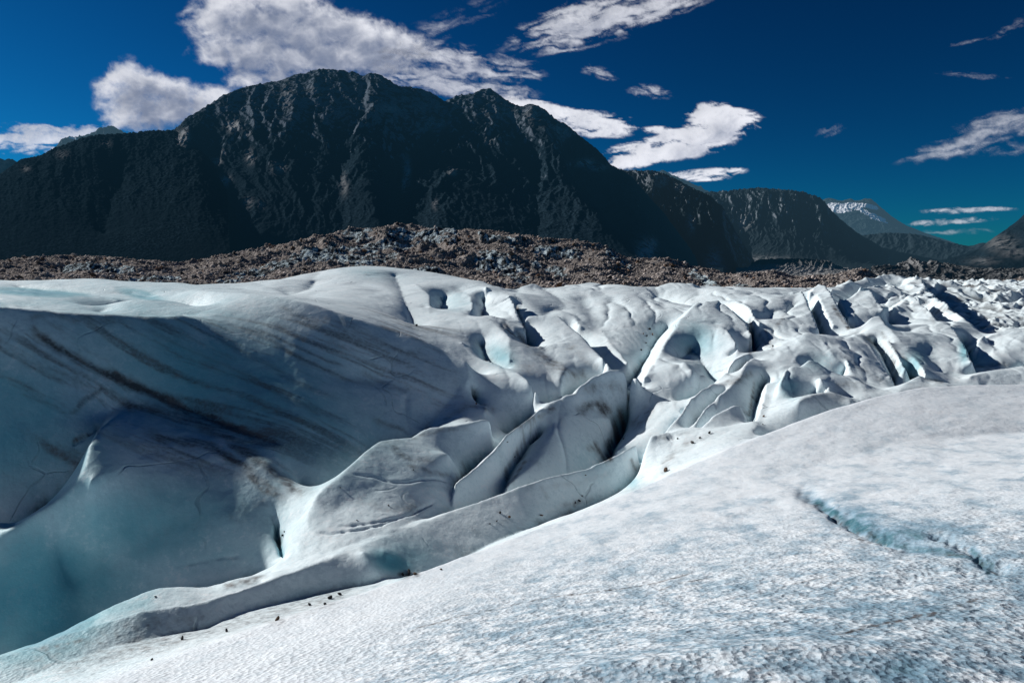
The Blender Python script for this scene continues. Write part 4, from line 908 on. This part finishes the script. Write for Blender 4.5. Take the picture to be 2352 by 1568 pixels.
MF.solve(it=(300, 150, 100, 80, 60))
U, V, Z, B = MF.fine(int(1500*Q), int(1000*Q))
D = np.exp(V).astype(np.float32); U = U.astype(np.float32); V = V.astype(np.float32); Z = Z.astype(np.float32); X = U*D
LX, LY = [a.astype(np.float32) for a in proj(U, Z/D)]
ice = np.zeros_like(D); topd = np.zeros_like(D)
for a, b in faces:
    A = np.array(a); Bv = np.array(b)
    ts = np.linspace(0, 1, 6)
    ra = np.stack([np.interp(ts, np.linspace(0, 1, len(A)), A[:, i]) for i in (0, 1)], 1)
    rb = np.stack([np.interp(ts, np.linspace(0, 1, len(Bv)), Bv[:, i]) for i in (0, 1)], 1)
    mid = (ra+rb)/2; hw = np.hypot(*(ra-rb).T).mean()*.52
    d, par, sidd = sdist(LX+5*fbm(U*60, V*60, 3, 3), LY+4*fbm(U*60+3, V*60, 3, 4), mid, hw*2.5)
    ice = np.maximum(ice, sstep(1.25, .8, d/hw))
wu = U+.01*fbm(U*40, V*40, 3, 101); wv = V+.01*fbm(U*40+3, V*40, 3, 102)
r1 = ridged(wu*7+2, wv*9, 5, 103); r2 = fbm(U*70, V*80, 4, 104, .6)
endf = sstep(math.log(100), math.log(118), V)
gy, gx = np.gradient(Z); sl = np.hypot(gx/np.gradient(X, axis=1), gy/np.gradient(D, axis=0))
low = sstep(640, 560, LY)
Z = Z + endf*(3.2*(r1-.5)*(1-.75*ice)*(.5+.7*low) + .7*r2*(1-.6*ice))
# runnels down the bare faces
Z = Z + endf*ice*(.45*(ridged(U*110+V*60+3*fbm(U*30, V*30, 2, 5), V*14, 4, 107)-.5) + 1.2*fbm(U*45, V*45, 3, 108))
bould = cell(U*330, V*300, 9)
Z = Z + endf*(1-ice)*np.clip(.42-bould[0], 0, 1)*np.where(bould[2] > .5, .8, .25)*1.0*(D/180)
cur = (Z/D).max(0); MU, MS = us([p[0] for p in ms], [p[1] for p in ms]); tgt = np.interp(U[0], MU, MS)
kfix = blur((tgt-cur)[None].repeat(3, 0).astype(np.float32), 6)[1]
Z = Z + kfix[None]*D*np.clip((Z/D-cur[None]+.05)/.05, 0, 1)
m, t = material('moraine rubble')
pos = t.new('ShaderNodeNewGeometry').outputs['Position']
n1 = t.noise(pos, .09, 6, .6); n2 = t.noise(pos, 1.3, 5, .7); n3 = t.noise(t.scale(pos, (1, .4, .3)), .9, 6, .68)
vo = t.new('ShaderNodeTexVoronoi'); t.put(vo.inputs['Vector'], pos); vo.inputs['Scale'].default_value = 1.1
vo2 = t.new('ShaderNodeTexVoronoi'); t.put(vo2.inputs['Vector'], pos); vo2.inputs['Scale'].default_value = 2.6
col = t.mix(t.ramp(vo.outputs['Color'], .2, .8), (.25, .225, .21), (.47, .43, .405))
col = t.mix(t.ramp(n2, .4, .62), t.mix(.6, col, (.10, .088, .08)), col)
col = t.mix(t.ramp(n1, .42, .62, 0, .55), col, (.17, .15, .14))
icec = t.mix(t.ramp(n3, .44, .58), (.05, .055, .06), (.50, .60, .64))
edge = t.math('MULTIPLY', t.attr('ice'), t.ramp(t.noise(pos, .16, 5, .65), .40, .52, .0, 1.3), clamp=True)
col = t.mix(t.ramp(edge, .35, .6), col, icec)
bm = t.bump(vo.outputs['Distance'], .12, 1.); bm = t.bump(vo2.outputs['Distance'], .16, 1., bm); bm = t.bump(n2, .2, .7, bm)
finish(m, t, col, 1., bm, 0.)
mo = grid_mesh('moraine', X, D, Z, m, {'ice': ice}, keep=(V < math.log(322)), smooth=True)
tag(mo, 'brown rubble covered moraine ridge with dirty ice faces behind the white glacier', kind='structure')
mZ, mU, mV = Z, U[0], V[:, 0]
def mor_hit(x, y):
    u, s = us(x, y); iu = int(round((float(u)-mU[0])/(mU[1]-mU[0])))
    if iu < 0 or iu >= len(mU): return None
    dd = np.exp(mV); cz = mZ[:, iu]; k = np.where(cz/dd >= s)[0]
    if not len(k): return None
    return np.array([mU[iu]*dd[k[0]], dd[k[0]], cz[k[0]]]), iu, k[0]

# ------------------------------------------------------------------ rocks
ico_v = []
def ico(sub):
    import bmesh
    bm = bmesh.new(); bmesh.ops.create_icosphere(bm, subdivisions=sub, radius=1.0)
    V_ = np.array([x.co[:] for x in bm.verts]); F_ = np.array([[x.index for x in f.verts] for f in bm.faces]); bm.free()
    return V_, F_
IV1, IF1 = ico(1); IV2, IF2 = ico(2); IV3, IF3 = ico(3)
def rock_verts(V_, r, flat=.65, facets=9, lo=.5):
    """an angular stone: a sphere cut by random planes"""
    n = r.normal(size=(facets, 3)); n /= np.linalg.norm(n, axis=1)[:, None]
    h = r.uniform(lo, .88, facets)
    W = V_.copy()
    for k in range(facets):
        dd = W @ n[k]; over = np.clip(dd-h[k], 0, None)
        W = W - over[:, None]*n[k][None]
    W *= np.array([1, r.uniform(.6, .95), flat*r.uniform(.8, 1.15)])
    return W + r.normal(scale=.018, size=W.shape)
def rock_mesh(name, W, F_, mat):
    me = bpy.data.meshes.new(name); me.from_pydata(W.tolist(), [], F_.tolist()); me.materials.append(mat); me.update()
    return me
def stone_mat(name, a, b, sc_=3.):
    m, t = material(name)
    tc = t.new('ShaderNodeTexCoord').outputs['Object']
    n = t.noise(tc, sc_, 6, .65); n2 = t.noise(tc, sc_*5, 4, .6)
    col = t.mix(t.ramp(n, .38, .62), a, b); col = t.mix(t.ramp(n2, .5, .7, 0, .4), col, tuple(x*.5 for x in a))
    return finish(m, t, col, .85, t.bump(n2, .03, .8), .2)
SM = {'grey': stone_mat('grey stone', (.13, .12, .118), (.28, .26, .25)), 'dark': stone_mat('dark stone', (.022, .024, .028), (.06, .06, .065)),
      'brown': stone_mat('brown stone', (.12, .075, .05), (.22, .15, .11)), 'orange': stone_mat('rusty stone', (.26, .12, .06), (.36, .19, .10)),
      'tan': stone_mat('tan stone', (.24, .17, .14), (.34, .26, .22)), 'pale': stone_mat('pale stone', (.30, .27, .25), (.45, .42, .40))}
def place(name, W, F_, mat, pos, size, rot, label, cat, group=None, sink=.25):
    me = rock_mesh(name, W, F_, SM[mat]); o = bpy.data.objects.new(name, me); COL.objects.link(o)
    o.location = (pos[0], pos[1], pos[2]+size*(.5-sink)*.6); o.scale = (size/2,)*3; o.rotation_euler = (rot*.3, rot*.2, rot)
    return tag(o, label, cat, group)
r = np.random.default_rng(11)
# notable boulders on the moraine: x, y, width in layout units, stone, label
for x, y, wd, mt, lb in [(538, 577, 30, 'tan', 'large flat tan boulder standing alone on the left slope of the moraine crest'),
                         (684, 563, 16, 'grey', 'round grey boulder on the moraine crest right of the large tan boulder'),
                         (1077, 546, 8, 'orange', 'small orange boulder high on the middle of the moraine'),
                         (840, 580, 12, 'orange', 'rusty orange boulder below the left end of the moraine summit'),
                         (1283, 660, 20, 'orange', 'flat rusty boulder at the moraine foot just above the ice edge'),
                         (1245, 632, 14, 'grey', 'dark grey block above the ice edge in the middle of the moraine'),
                         (1012, 582, 10, 'pale', 'pale boulder on the upper middle slope of the moraine'),
                         (1348, 632, 9, 'orange', 'small rusty boulder low on the right half of the moraine'),
                         (1196, 603, 8, 'tan', 'light tan boulder beside the largest dirty ice face'),
                         (970, 566, 9, 'pale', 'pale block just under the summit ice face'),
                         (803, 526, 7, 'pale', 'small pale boulder on the skyline left of the moraine summit'),
                         (1420, 622, 11, 'brown', 'brown boulder on the right shoulder of the moraine'),
                         (1130, 600, 9, 'brown', 'brown boulder left of the largest dirty ice face'),
                         (1470, 612, 9, 'grey', 'grey boulder in the saddle right of the main moraine')]:
    hit = mor_hit(x, y)
    if hit is None: print('miss', lb); continue
    pz = hit[0]; size = wd/F*pz[1]
    place('boulder', rock_verts(IV3, r, .55, 11), IF3, mt, pz, size, r.uniform(0, 6), lb, 'boulder', 'single large boulders on the moraine', .1)
# the next largest boulders, one object each, sharing meshes
cols = ['grey', 'grey', 'grey', 'brown', 'tan', 'dark', 'pale']
protos = []
for k in range(14):
    protos.append(rock_mesh('boulder', rock_verts(IV2, r, .7, 9), IF2, SM[cols[k % 7]]))
n = 0
while n < 230:
    x = r.uniform(0, 2060) if r.random() < .75 else r.uniform(900, 1560); yy = np.interp(x, [p[0] for p in ms], [p[1] for p in ms]) + abs(r.normal(0, 45)) + 2
    if yy > 665: continue
    hit = mor_hit(x, yy)
    if hit is None: continue
    pz, iu, ik = hit
    if ice[ik, iu] > .4 or pz[1] < 112: continue
    size = r.uniform(1.1, 2.0)*(pz[1]/200)**.3
    k = r.integers(14)
    o = bpy.data.objects.new('boulder', protos[k]); COL.objects.link(o)
    o.location = (pz[0], pz[1], pz[2]+size*.12); o.scale = (size/2, size/2*r.uniform(.7, 1), size/2*r.uniform(.6, 1)); o.rotation_euler = tuple(r.uniform(-.6, .6, 2)) + (r.uniform(0, 6),)
    tag(o, 'angular boulder lying among the rubble of the brown moraine', 'boulder', 'boulders scattered over the moraine'); n += 1
# loose rubble: far too many to count
N = int(26000)
pu = r.uniform(-.82, .82, N*2); pv = r.uniform(math.log(118), math.log(245), N*2)
iu = ((pu-mU[0])/(mU[1]-mU[0])).astype(int); iv = ((pv-mV[0])/(mV[1]-mV[0])).astype(int)
ok = (ice[iv, iu] < .35) | (r.random(N*2) < .05); pu, pv, iu, iv = [a[ok][:N] for a in (pu, pv, iu, iv)]
N = len(pu); dd = np.exp(pv); px = pu*dd; pz = mZ[iv, iu]
sz = np.clip(r.lognormal(-1.25, .45, N), .12, 1.0)*.9
base = [rock_verts(IV1, r, .8, 7) for _ in range(24)]
ch = r.integers(24, size=N); Wb = np.stack(base)[ch]
an = r.uniform(0, 6.28, N); ca, sa = np.cos(an)[:, None], np.sin(an)[:, None]
Wx = Wb[:, :, 0]*ca-Wb[:, :, 1]*sa; Wy = Wb[:, :, 0]*sa+Wb[:, :, 1]*ca
co = np.stack([Wx*sz[:, None]+px[:, None], Wy*sz[:, None]+dd[:, None], Wb[:, :, 2]*sz[:, None]+pz[:, None]+.1*sz[:, None]], -1).reshape(-1, 3).astype(np.float32)
nvp = len(IV1); fi = (IF1[None]+(np.arange(N)*nvp)[:, None, None]).reshape(-1, 3).astype(np.int32)
me = bpy.data.meshes.new('rubble'); me.vertices.add(len(co)); me.vertices.foreach_set('co', co.reshape(-1)); me.loops.add(fi.size); me.loops.foreach_set('vertex_index', fi.reshape(-1))
me.polygons.add(len(fi)); me.polygons.foreach_set('loop_start', (np.arange(len(fi))*3).astype(np.int32)); me.update(calc_edges=True)
at = me.attributes.new('tone', 'FLOAT', 'POINT'); at.data.foreach_set('value', np.repeat(r.random(N), nvp).astype(np.float32))
m, t = material('rubble stones'); a = t.attr('tone')
col = t.mix(t.ramp(a, .2, .9), (.22, .19, .175), (.58, .51, .47)); col = t.mix(t.ramp(a, .965, .975), col, (.28, .16, .10))
me.materials.append(finish(m, t, col, .9, None, .15))
o = bpy.data.objects.new('rubble', me); COL.objects.link(o); tag(o, 'loose grey brown stones covering the moraine', 'rubble', kind='stuff')

# ------------------------------------------------------------------ stones lying on the ice
for x, y, wd, mt, lb in [
    (957, 749, 7, 'dark', 'lone dark stone on the bright hump at the end of a vertical crease'),
    (1529, 1083, 13, 'brown', 'brown wedge shaped stone near the upper left edge of the foreground dome'),
    (1590, 1019, 10, 'grey', 'lowest grey stone of the three on the white ledge right of centre'),
    (1629, 996, 9, 'dark', 'dark flat stone at the back of the white ledge right of centre'),
    (1607, 1007, 6, 'dark', 'small dark stone between the two larger stones on the white ledge'),
    (1556, 1009, 5, 'dark', 'tiny dark stone at the left end of the white ledge'),
    (1754, 957, 6, 'brown', 'small brown stone on the smooth white slope above the foreground dome'),
    (1752, 975, 4, 'dark', 'tiny dark stone just under the brown one above the dome'),
    (1493, 758, 8, 'dark', 'topmost dark stone in the stony channel below the skyline'),
    (1478, 768, 7, 'grey', 'left grey stone in the stony channel below the skyline'),
    (1486, 775, 6, 'dark', 'middle dark stone in the stony channel below the skyline'),
    (1499, 769, 6, 'brown', 'right brown stone in the stony channel below the skyline'),
    (1484, 790, 6, 'dark', 'lower dark stone in the stony channel below the skyline'),
    (1473, 805, 5, 'dark', 'lowest dark stone in the stony channel below the skyline'),
    (758, 1375, 14, 'dark', 'largest black stone of the cluster beside the lower edge of the dome'),
    (780, 1367, 11, 'dark', 'right black stone of the cluster beside the lower edge of the dome'),
    (747, 1388, 9, 'dark', 'front black stone of the cluster beside the lower edge of the dome'),
    (711, 1390, 11, 'dark', 'dark stone a little left of the black cluster beside the dome'),
    (638, 1424, 15, 'brown', 'flat brown stone on the grey shelf left of the black cluster'),
    (521, 1450, 12, 'dark', 'pointed dark stone alone on the grey shelf at lower left'),
    (419, 1468, 12, 'dark', 'thin dark stone at the foot of the rib at lower left'),
    (349, 1516, 8, 'dark', 'small dark stone on the grey shelf near the bottom left'),
    (357, 1371, 6, 'dark', 'small dark stone on the thin blue rim at lower left'),
    (939, 1318, 15, 'dark', 'dark stone in the muddy scoop at the foot of the rib'),
    (953, 1320, 10, 'brown', 'brown stone beside the dark one in the muddy scoop'),
    (925, 1321, 9, 'dark', 'left dark stone in the muddy scoop at the foot of the rib'),
    (1013, 1309, 7, 'brown', 'brown stone just behind the dome edge right of the muddy scoop'),
    (1149, 1179, 8, 'dark', 'round dark stone half way up the long blue rib'),
    (1170, 1190, 8, 'brown', 'flat brown stone right of the round dark one on the rib'),
    (1141, 1198, 5, 'dark', 'tiny dark stone under the round dark one on the rib'),
    (1125, 1205, 5, 'dark', 'tiny dark stone left of the others on the rib'),
    (1244, 1186, 9, 'tan', 'pale tan stone on the pinkish shelf behind the dome'),
    (1331, 1152, 9, 'dark', 'dark stone in the dirty patch near the right end of the rib'),
    (1322, 1157, 6, 'grey', 'grey stone left of the dark one near the right end of the rib'),
    (1337, 1143, 5, 'dark', 'tiny dark stone above the dirty patch near the right end of the rib'),
    (782, 1122, 5, 'dark', 'small dark stone on the left lit block of ice'),
    (893, 1162, 5, 'dark', 'small dark stone in the middle of the left lit block'),
    (950, 1080, 4, 'dark', 'tiny dark stone near the top of the left lit block'),
    (820, 1196, 4, 'dark', 'tiny dark stone low on the left lit block'),
    (650, 1236, 8, 'dark', 'dark stone stuck in the crack between shaded wall and lit block'),
    (653, 1222, 5, 'dark', 'small dark stone above the one stuck in the crack'),
    (1432, 1008, 5, 'brown', 'small brown stone at the top of the dark muddy crevice'),
    (1094, 928, 6, 'brown', 'small brown stone in the dip right of the big shaded wall'),
    (1165, 1022, 5, 'dark', 'small dark stone in the narrow channel left of the central peak'),
    (1182, 1051, 5, 'dark', 'small dark stone at the foot of the central peak'),
    (1345, 1093, 5, 'brown', 'small brown stone in the channel left of the central blue face'),
    (1775, 797, 6, 'dark', 'dark stone in the crevice left of the main right ridge')]:
    pz = ice_hit(x, y, 4.0)
    if pz is None: print('miss', lb); continue
    size = wd/F*pz[1]
    place('stone', rock_verts(IV2, r, .6, 8), IF2, mt, pz, size*1.1, r.uniform(0, 6), lb, 'stone', 'stones lying on the glacier ice', .05)
print('moraine + stones', round(time.time()-T0, 1))
# ================================================================== clouds, far beyond the mountains
m, t = material('cloud')
tc = t.new('ShaderNodeTexCoord').outputs['Object']
n1 = t.noise(tc, .0022, 7, .62); n2 = t.noise(tc, .009, 5, .6)
al = t.attr('alpha'); th = t.attr('self_shade')
a = t.math('ADD', al, t.math('MULTIPLY', t.math('MULTIPLY', t.math('SUBTRACT', t.math('ADD', t.math('MULTIPLY', n1, .6), t.math('MULTIPLY', n2, .4)), .5), t.ramp(al, .0, .25, 0, 1.)), .9), clamp=True)
a = t.math('MULTIPLY', a, .94)
white = t.mix(t.ramp(th, .05, .95), (.64, .65, .70), (.17, .20, .28))  # white greyed by the painted self-shadowing
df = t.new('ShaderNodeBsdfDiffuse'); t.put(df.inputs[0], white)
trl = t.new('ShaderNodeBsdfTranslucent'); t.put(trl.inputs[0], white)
nrm = t.new('ShaderNodeCombineXYZ')
for i_ in range(3): nrm.inputs[i_].default_value = float(-sd[i_])
t.put(trl.inputs['Normal'], nrm.outputs[0])
mx = t.new('ShaderNodeMixShader'); mx.inputs[0].default_value = .97; t.l.new(df.outputs[0], mx.inputs[1]); t.l.new(trl.outputs[0], mx.inputs[2])
tr = t.new('ShaderNodeBsdfTransparent'); m2 = t.new('ShaderNodeMixShader'); t.put(m2.inputs[0], a)
t.l.new(tr.outputs[0], m2.inputs[1]); t.l.new(mx.outputs[0], m2.inputs[2])
o = t.new('ShaderNodeOutputMaterial'); t.l.new(m2.outputs[0], o.inputs[0])
def cloud(label, blobs, kind='cumulus', dens=1., Yd=20000., ang=0., seed=1, soft=None, px=2.0, self_shade=1., ns=1.):
    """blobs: (x, y, rx, ry, weight[, angle]) in layout units"""
    x0 = min(b[0]-b[2]*2.3 for b in blobs); x1 = max(b[0]+b[2]*2.3 for b in blobs)
    y0 = min(b[1]-b[3]*2.5-10 for b in blobs); y1 = max(b[1]+b[3]*2.5+10 for b in blobs)
    st = px/max(.6, min(Q, 1))
    gx, gy = np.meshgrid(np.arange(x0, x1+st, st), np.arange(y0, y1+st, st))
    gx = gx.astype(np.float32); gy = gy.astype(np.float32)
    ca, sa = math.cos(math.radians(ang)), math.sin(math.radians(ang))
    ax = (gx*ca+gy*sa); ay = (-gx*sa+gy*ca)
    if kind == 'cumulus':
        wx = gx+22*fbm(gx/90, gy/90, 4, seed); wy = gy+18*fbm(gx/90+7, gy/90, 4, seed+1)
        nz = -billow(wx/80, wy/62, 7, seed+2, .56)*.8+.75*fbm(wx/55, wy/38, 7, seed+9, .62)
    else:
        wx = ax+50*fbm(ax/120, ay/50, 4, seed)*ns; wy = ay+22*ns*fbm(ax/90/ns+7, ay/40/ns, 4, seed+1)
        nz = fbm(wx/110/ns, wy/22/ns, 7, seed+2, .62)*1.5+.5*fbm(ax/50/ns, ay/24/ns, 6, seed+6, .6)
    b = np.zeros_like(gx)
    for q in blobs:
        x, y, rx, ry, w_ = q[:5]; an = math.radians(q[5] if len(q) > 5 else ang)
        dx = wx*0+gx-x; dy = gy-y
        if kind == 'cumulus': dx = dx+(wx-gx)*.6; dy = dy+(wy-gy)*.6
        p = (dx*math.cos(an)+dy*math.sin(an))/rx; r_ = (dy*math.cos(an)-dx*math.sin(an))/ry
        b = 1-(1-b)*(1-np.clip(w_*np.exp(-(p*p+r_*r_)**1.15*.9), 0, .98))
    sf = soft*1.5 if soft else (.85 if kind == 'cumulus' else 1.2)
    d = (b*1.15 + nz*.62*np.clip(b*2.2, 0, 1) - .30) if kind == 'cumulus' else (b*1.1 + nz*.95*np.clip(b*2.0, 0, 1) - .30)
    alpha = sstep(0, sf, d)*dens
    edge = np.clip(np.minimum.reduce([gx-x0, x1-gx, gy-y0, y1-gy])/14, 0, 1)
    alpha = alpha*edge
    # self-shade for the cloud colour: density summed towards the sun at upper left
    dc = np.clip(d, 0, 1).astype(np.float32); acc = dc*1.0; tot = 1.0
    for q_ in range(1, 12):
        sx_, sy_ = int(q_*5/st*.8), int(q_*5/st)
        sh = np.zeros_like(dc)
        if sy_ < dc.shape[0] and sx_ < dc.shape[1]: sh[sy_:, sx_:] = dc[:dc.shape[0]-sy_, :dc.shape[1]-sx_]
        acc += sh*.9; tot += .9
    tk = np.clip(blur(acc, 2.)/tot*.95 + .42*fbm(wx/95, wy/60, 5, seed+40, .6) + .25*billow(wx/60, wy/45, 5, seed+41) - .02, 0, 1)*self_shade
    # relief of the cloud body
    rel = blur(np.clip(d, 0, 1.2).astype(np.float32), 5)
    u, s = us(gx, gy)
    dist = Yd - rel*(60 if kind == 'cumulus' else 120)
    o = grid_mesh('cloud', u*dist, dist, s*dist, m, {'alpha': alpha, 'self_shade': tk}, keep=alpha > .002)
    tag(o, label, 'cloud', 'clouds in the blue sky')
    return o
cloud('compact white cumulus cloud left of the summit above the left hill', [(292, 165, 42, 34, 1), (262, 205, 45, 35, 1), (330, 205, 75, 42, 1), (410, 225, 80, 36, 1), (480, 225, 60, 26, .9), (350, 255, 110, 40, .9), (300, 280, 70, 26, .7), (430, 262, 60, 30, .7)], seed=5)
cloud('largest white cumulus cloud reaching the top edge above the summit', [(500, 45, 75, 50, 1), (570, 20, 90, 45, 1), (660, 15, 80, 50, 1), (640, 70, 110, 50, 1), (740, 70, 90, 45, 1), (830, 90, 100, 42, 1), (910, 105, 75, 30, .9), (520, 120, 80, 32, .9), (600, 140, 100, 40, .9), (720, 140, 140, 40, .9), (860, 140, 110, 34, .8), (560, 180, 50, 32, .7), (640, 178, 60, 26, .7)], seed=15)
cloud('thin pale veil of cloud over the second summit', [(980, 125, 110, 34, .75), (1090, 150, 100, 36, .62), (1190, 158, 70, 24, .5), (1040, 200, 110, 30, .8), (1140, 205, 90, 24, .75), (930, 170, 90, 40, .8)], 'cirrus', .7, ang=8, seed=25, soft=.7, self_shade=.6)
cloud('long feathery cirrus cloud at the top edge right of the largest cloud', [(1290, 70, 80, 36, .8, -10), (1350, 45, 100, 42, .95, -8), (1440, 30, 100, 36, .9, -8), (1530, 12, 90, 26, .75, -10), (1200, 95, 60, 24, .4, -10), (1300, 105, 90, 18, .4, -10)], 'cirrus', .72, ang=-12, seed=35, soft=.6, self_shade=.6)
cloud('faint blue streaks of cirrus between the largest cloud and the feathery one', [(1080, 30, 120, 40, .42), (1010, 70, 60, 30, .4), (1180, 110, 60, 30, .35)], 'cirrus', .4, ang=-15, seed=39, soft=.9, self_shade=.3)
cloud('small soft cloud puff above the right flank, upper left of the pair', [(1378, 168, 42, 16, .75, 12)], 'cirrus', .5, ang=12, seed=45, soft=.9, self_shade=.3, ns=.45)
cloud('small soft cloud puff above the right flank, lower right of the pair', [(1492, 212, 46, 16, .85, 6)], 'cirrus', .6, ang=8, seed=48, soft=.8, self_shade=.3, ns=.45)
cloud('bright flat cloud touching the right flank of the mountain', [(1330, 280, 80, 26, 1, 6), (1400, 290, 60, 22, .9, 0), (1260, 262, 80, 20, .8, 12), (1200, 235, 60, 14, .6, 10)], 'cirrus', .95, ang=5, seed=55, soft=.35, self_shade=.7)
cloud('bright S shaped cloud over the gap right of the mountain', [(1640, 262, 60, 24, 1, 4), (1690, 280, 60, 22, .8, 4), (1630, 300, 70, 26, 1, -14), (1590, 328, 90, 28, 1, -8), (1500, 345, 90, 22, .9, -6), (1440, 368, 70, 22, .9, -8), (1500, 298, 40, 8, .6, 0)], 'cirrus', 1., ang=-6, seed=65, soft=.33, self_shade=.7)
cloud('thin white streak of cloud just above the distant knob', [(1600, 402, 90, 12, 1, -4), (1660, 395, 40, 7, .8, -4), (1640, 411, 34, 4, .8, -2)], 'cirrus', .95, ang=-4, seed=75, soft=.4, self_shade=.4, px=1.4)
cloud('faint small wisp alone in the middle of the open blue sky', [(1908, 300, 36, 16, .6, -12)], 'cirrus', .32, ang=-20, seed=85, soft=1., self_shade=.2, ns=.4)
cloud('broad streaky cloud at the right edge of the sky', [(2290, 285, 110, 28, .85, -12), (2240, 325, 120, 24, .85, -12), (2150, 352, 80, 16, .7, -14), (2330, 345, 80, 16, .55, -6), (2380, 270, 80, 22, .7, -8)], 'cirrus', .5, ang=-14, seed=95, soft=.9, self_shade=.4)
cloud('upper thin lens shaped cloud low over the valley at right', [(2220, 483, 95, 7, 1, -2), (2290, 480, 40, 4, .7, -2)], 'cirrus', .6, ang=-2, seed=105, soft=.8, self_shade=.4, px=1.2, ns=.5)
cloud('lower thin lens shaped cloud low over the valley at right', [(2190, 508, 85, 7, 1, -4), (2120, 514, 30, 6, .7, 0)], 'cirrus', .55, ang=-4, seed=115, soft=.8, self_shade=.4, px=1.2, ns=.5)
cloud('faintest lowest band of cloud over the valley at right', [(2200, 532, 100, 8, .7, -2)], 'cirrus', .35, ang=-3, seed=118, soft=.9, self_shade=.3, px=1.4)
cloud('faint curved wisp near the upper right corner', [(2220, 172, 60, 7, .8, 4), (2270, 178, 50, 6, .6, 0)], 'cirrus', .22, ang=4, seed=125, soft=.9, self_shade=.3, px=1.4, ns=.4)
cloud('faint diagonal wisp highest at the right edge of the sky', [(2215, 98, 46, 5, .8, -10), (2330, 60, 60, 14, .6, -30)], 'cirrus', .22, ang=-16, seed=128, soft=.9, self_shade=.3, px=1.4, ns=.4)
cloud('low streaky cloud bank over the far left horizon', [(90, 300, 110, 18, .85, 0), (40, 325, 90, 20, .9, 0), (150, 318, 80, 16, .8, 4), (80, 345, 80, 12, .6, 0), (240, 300, 60, 14, .6, 6)], 'cirrus', .75, ang=2, seed=135, soft=.5, self_shade=.4)
print('total', round(time.time()-T0, 1), len(bpy.data.objects))
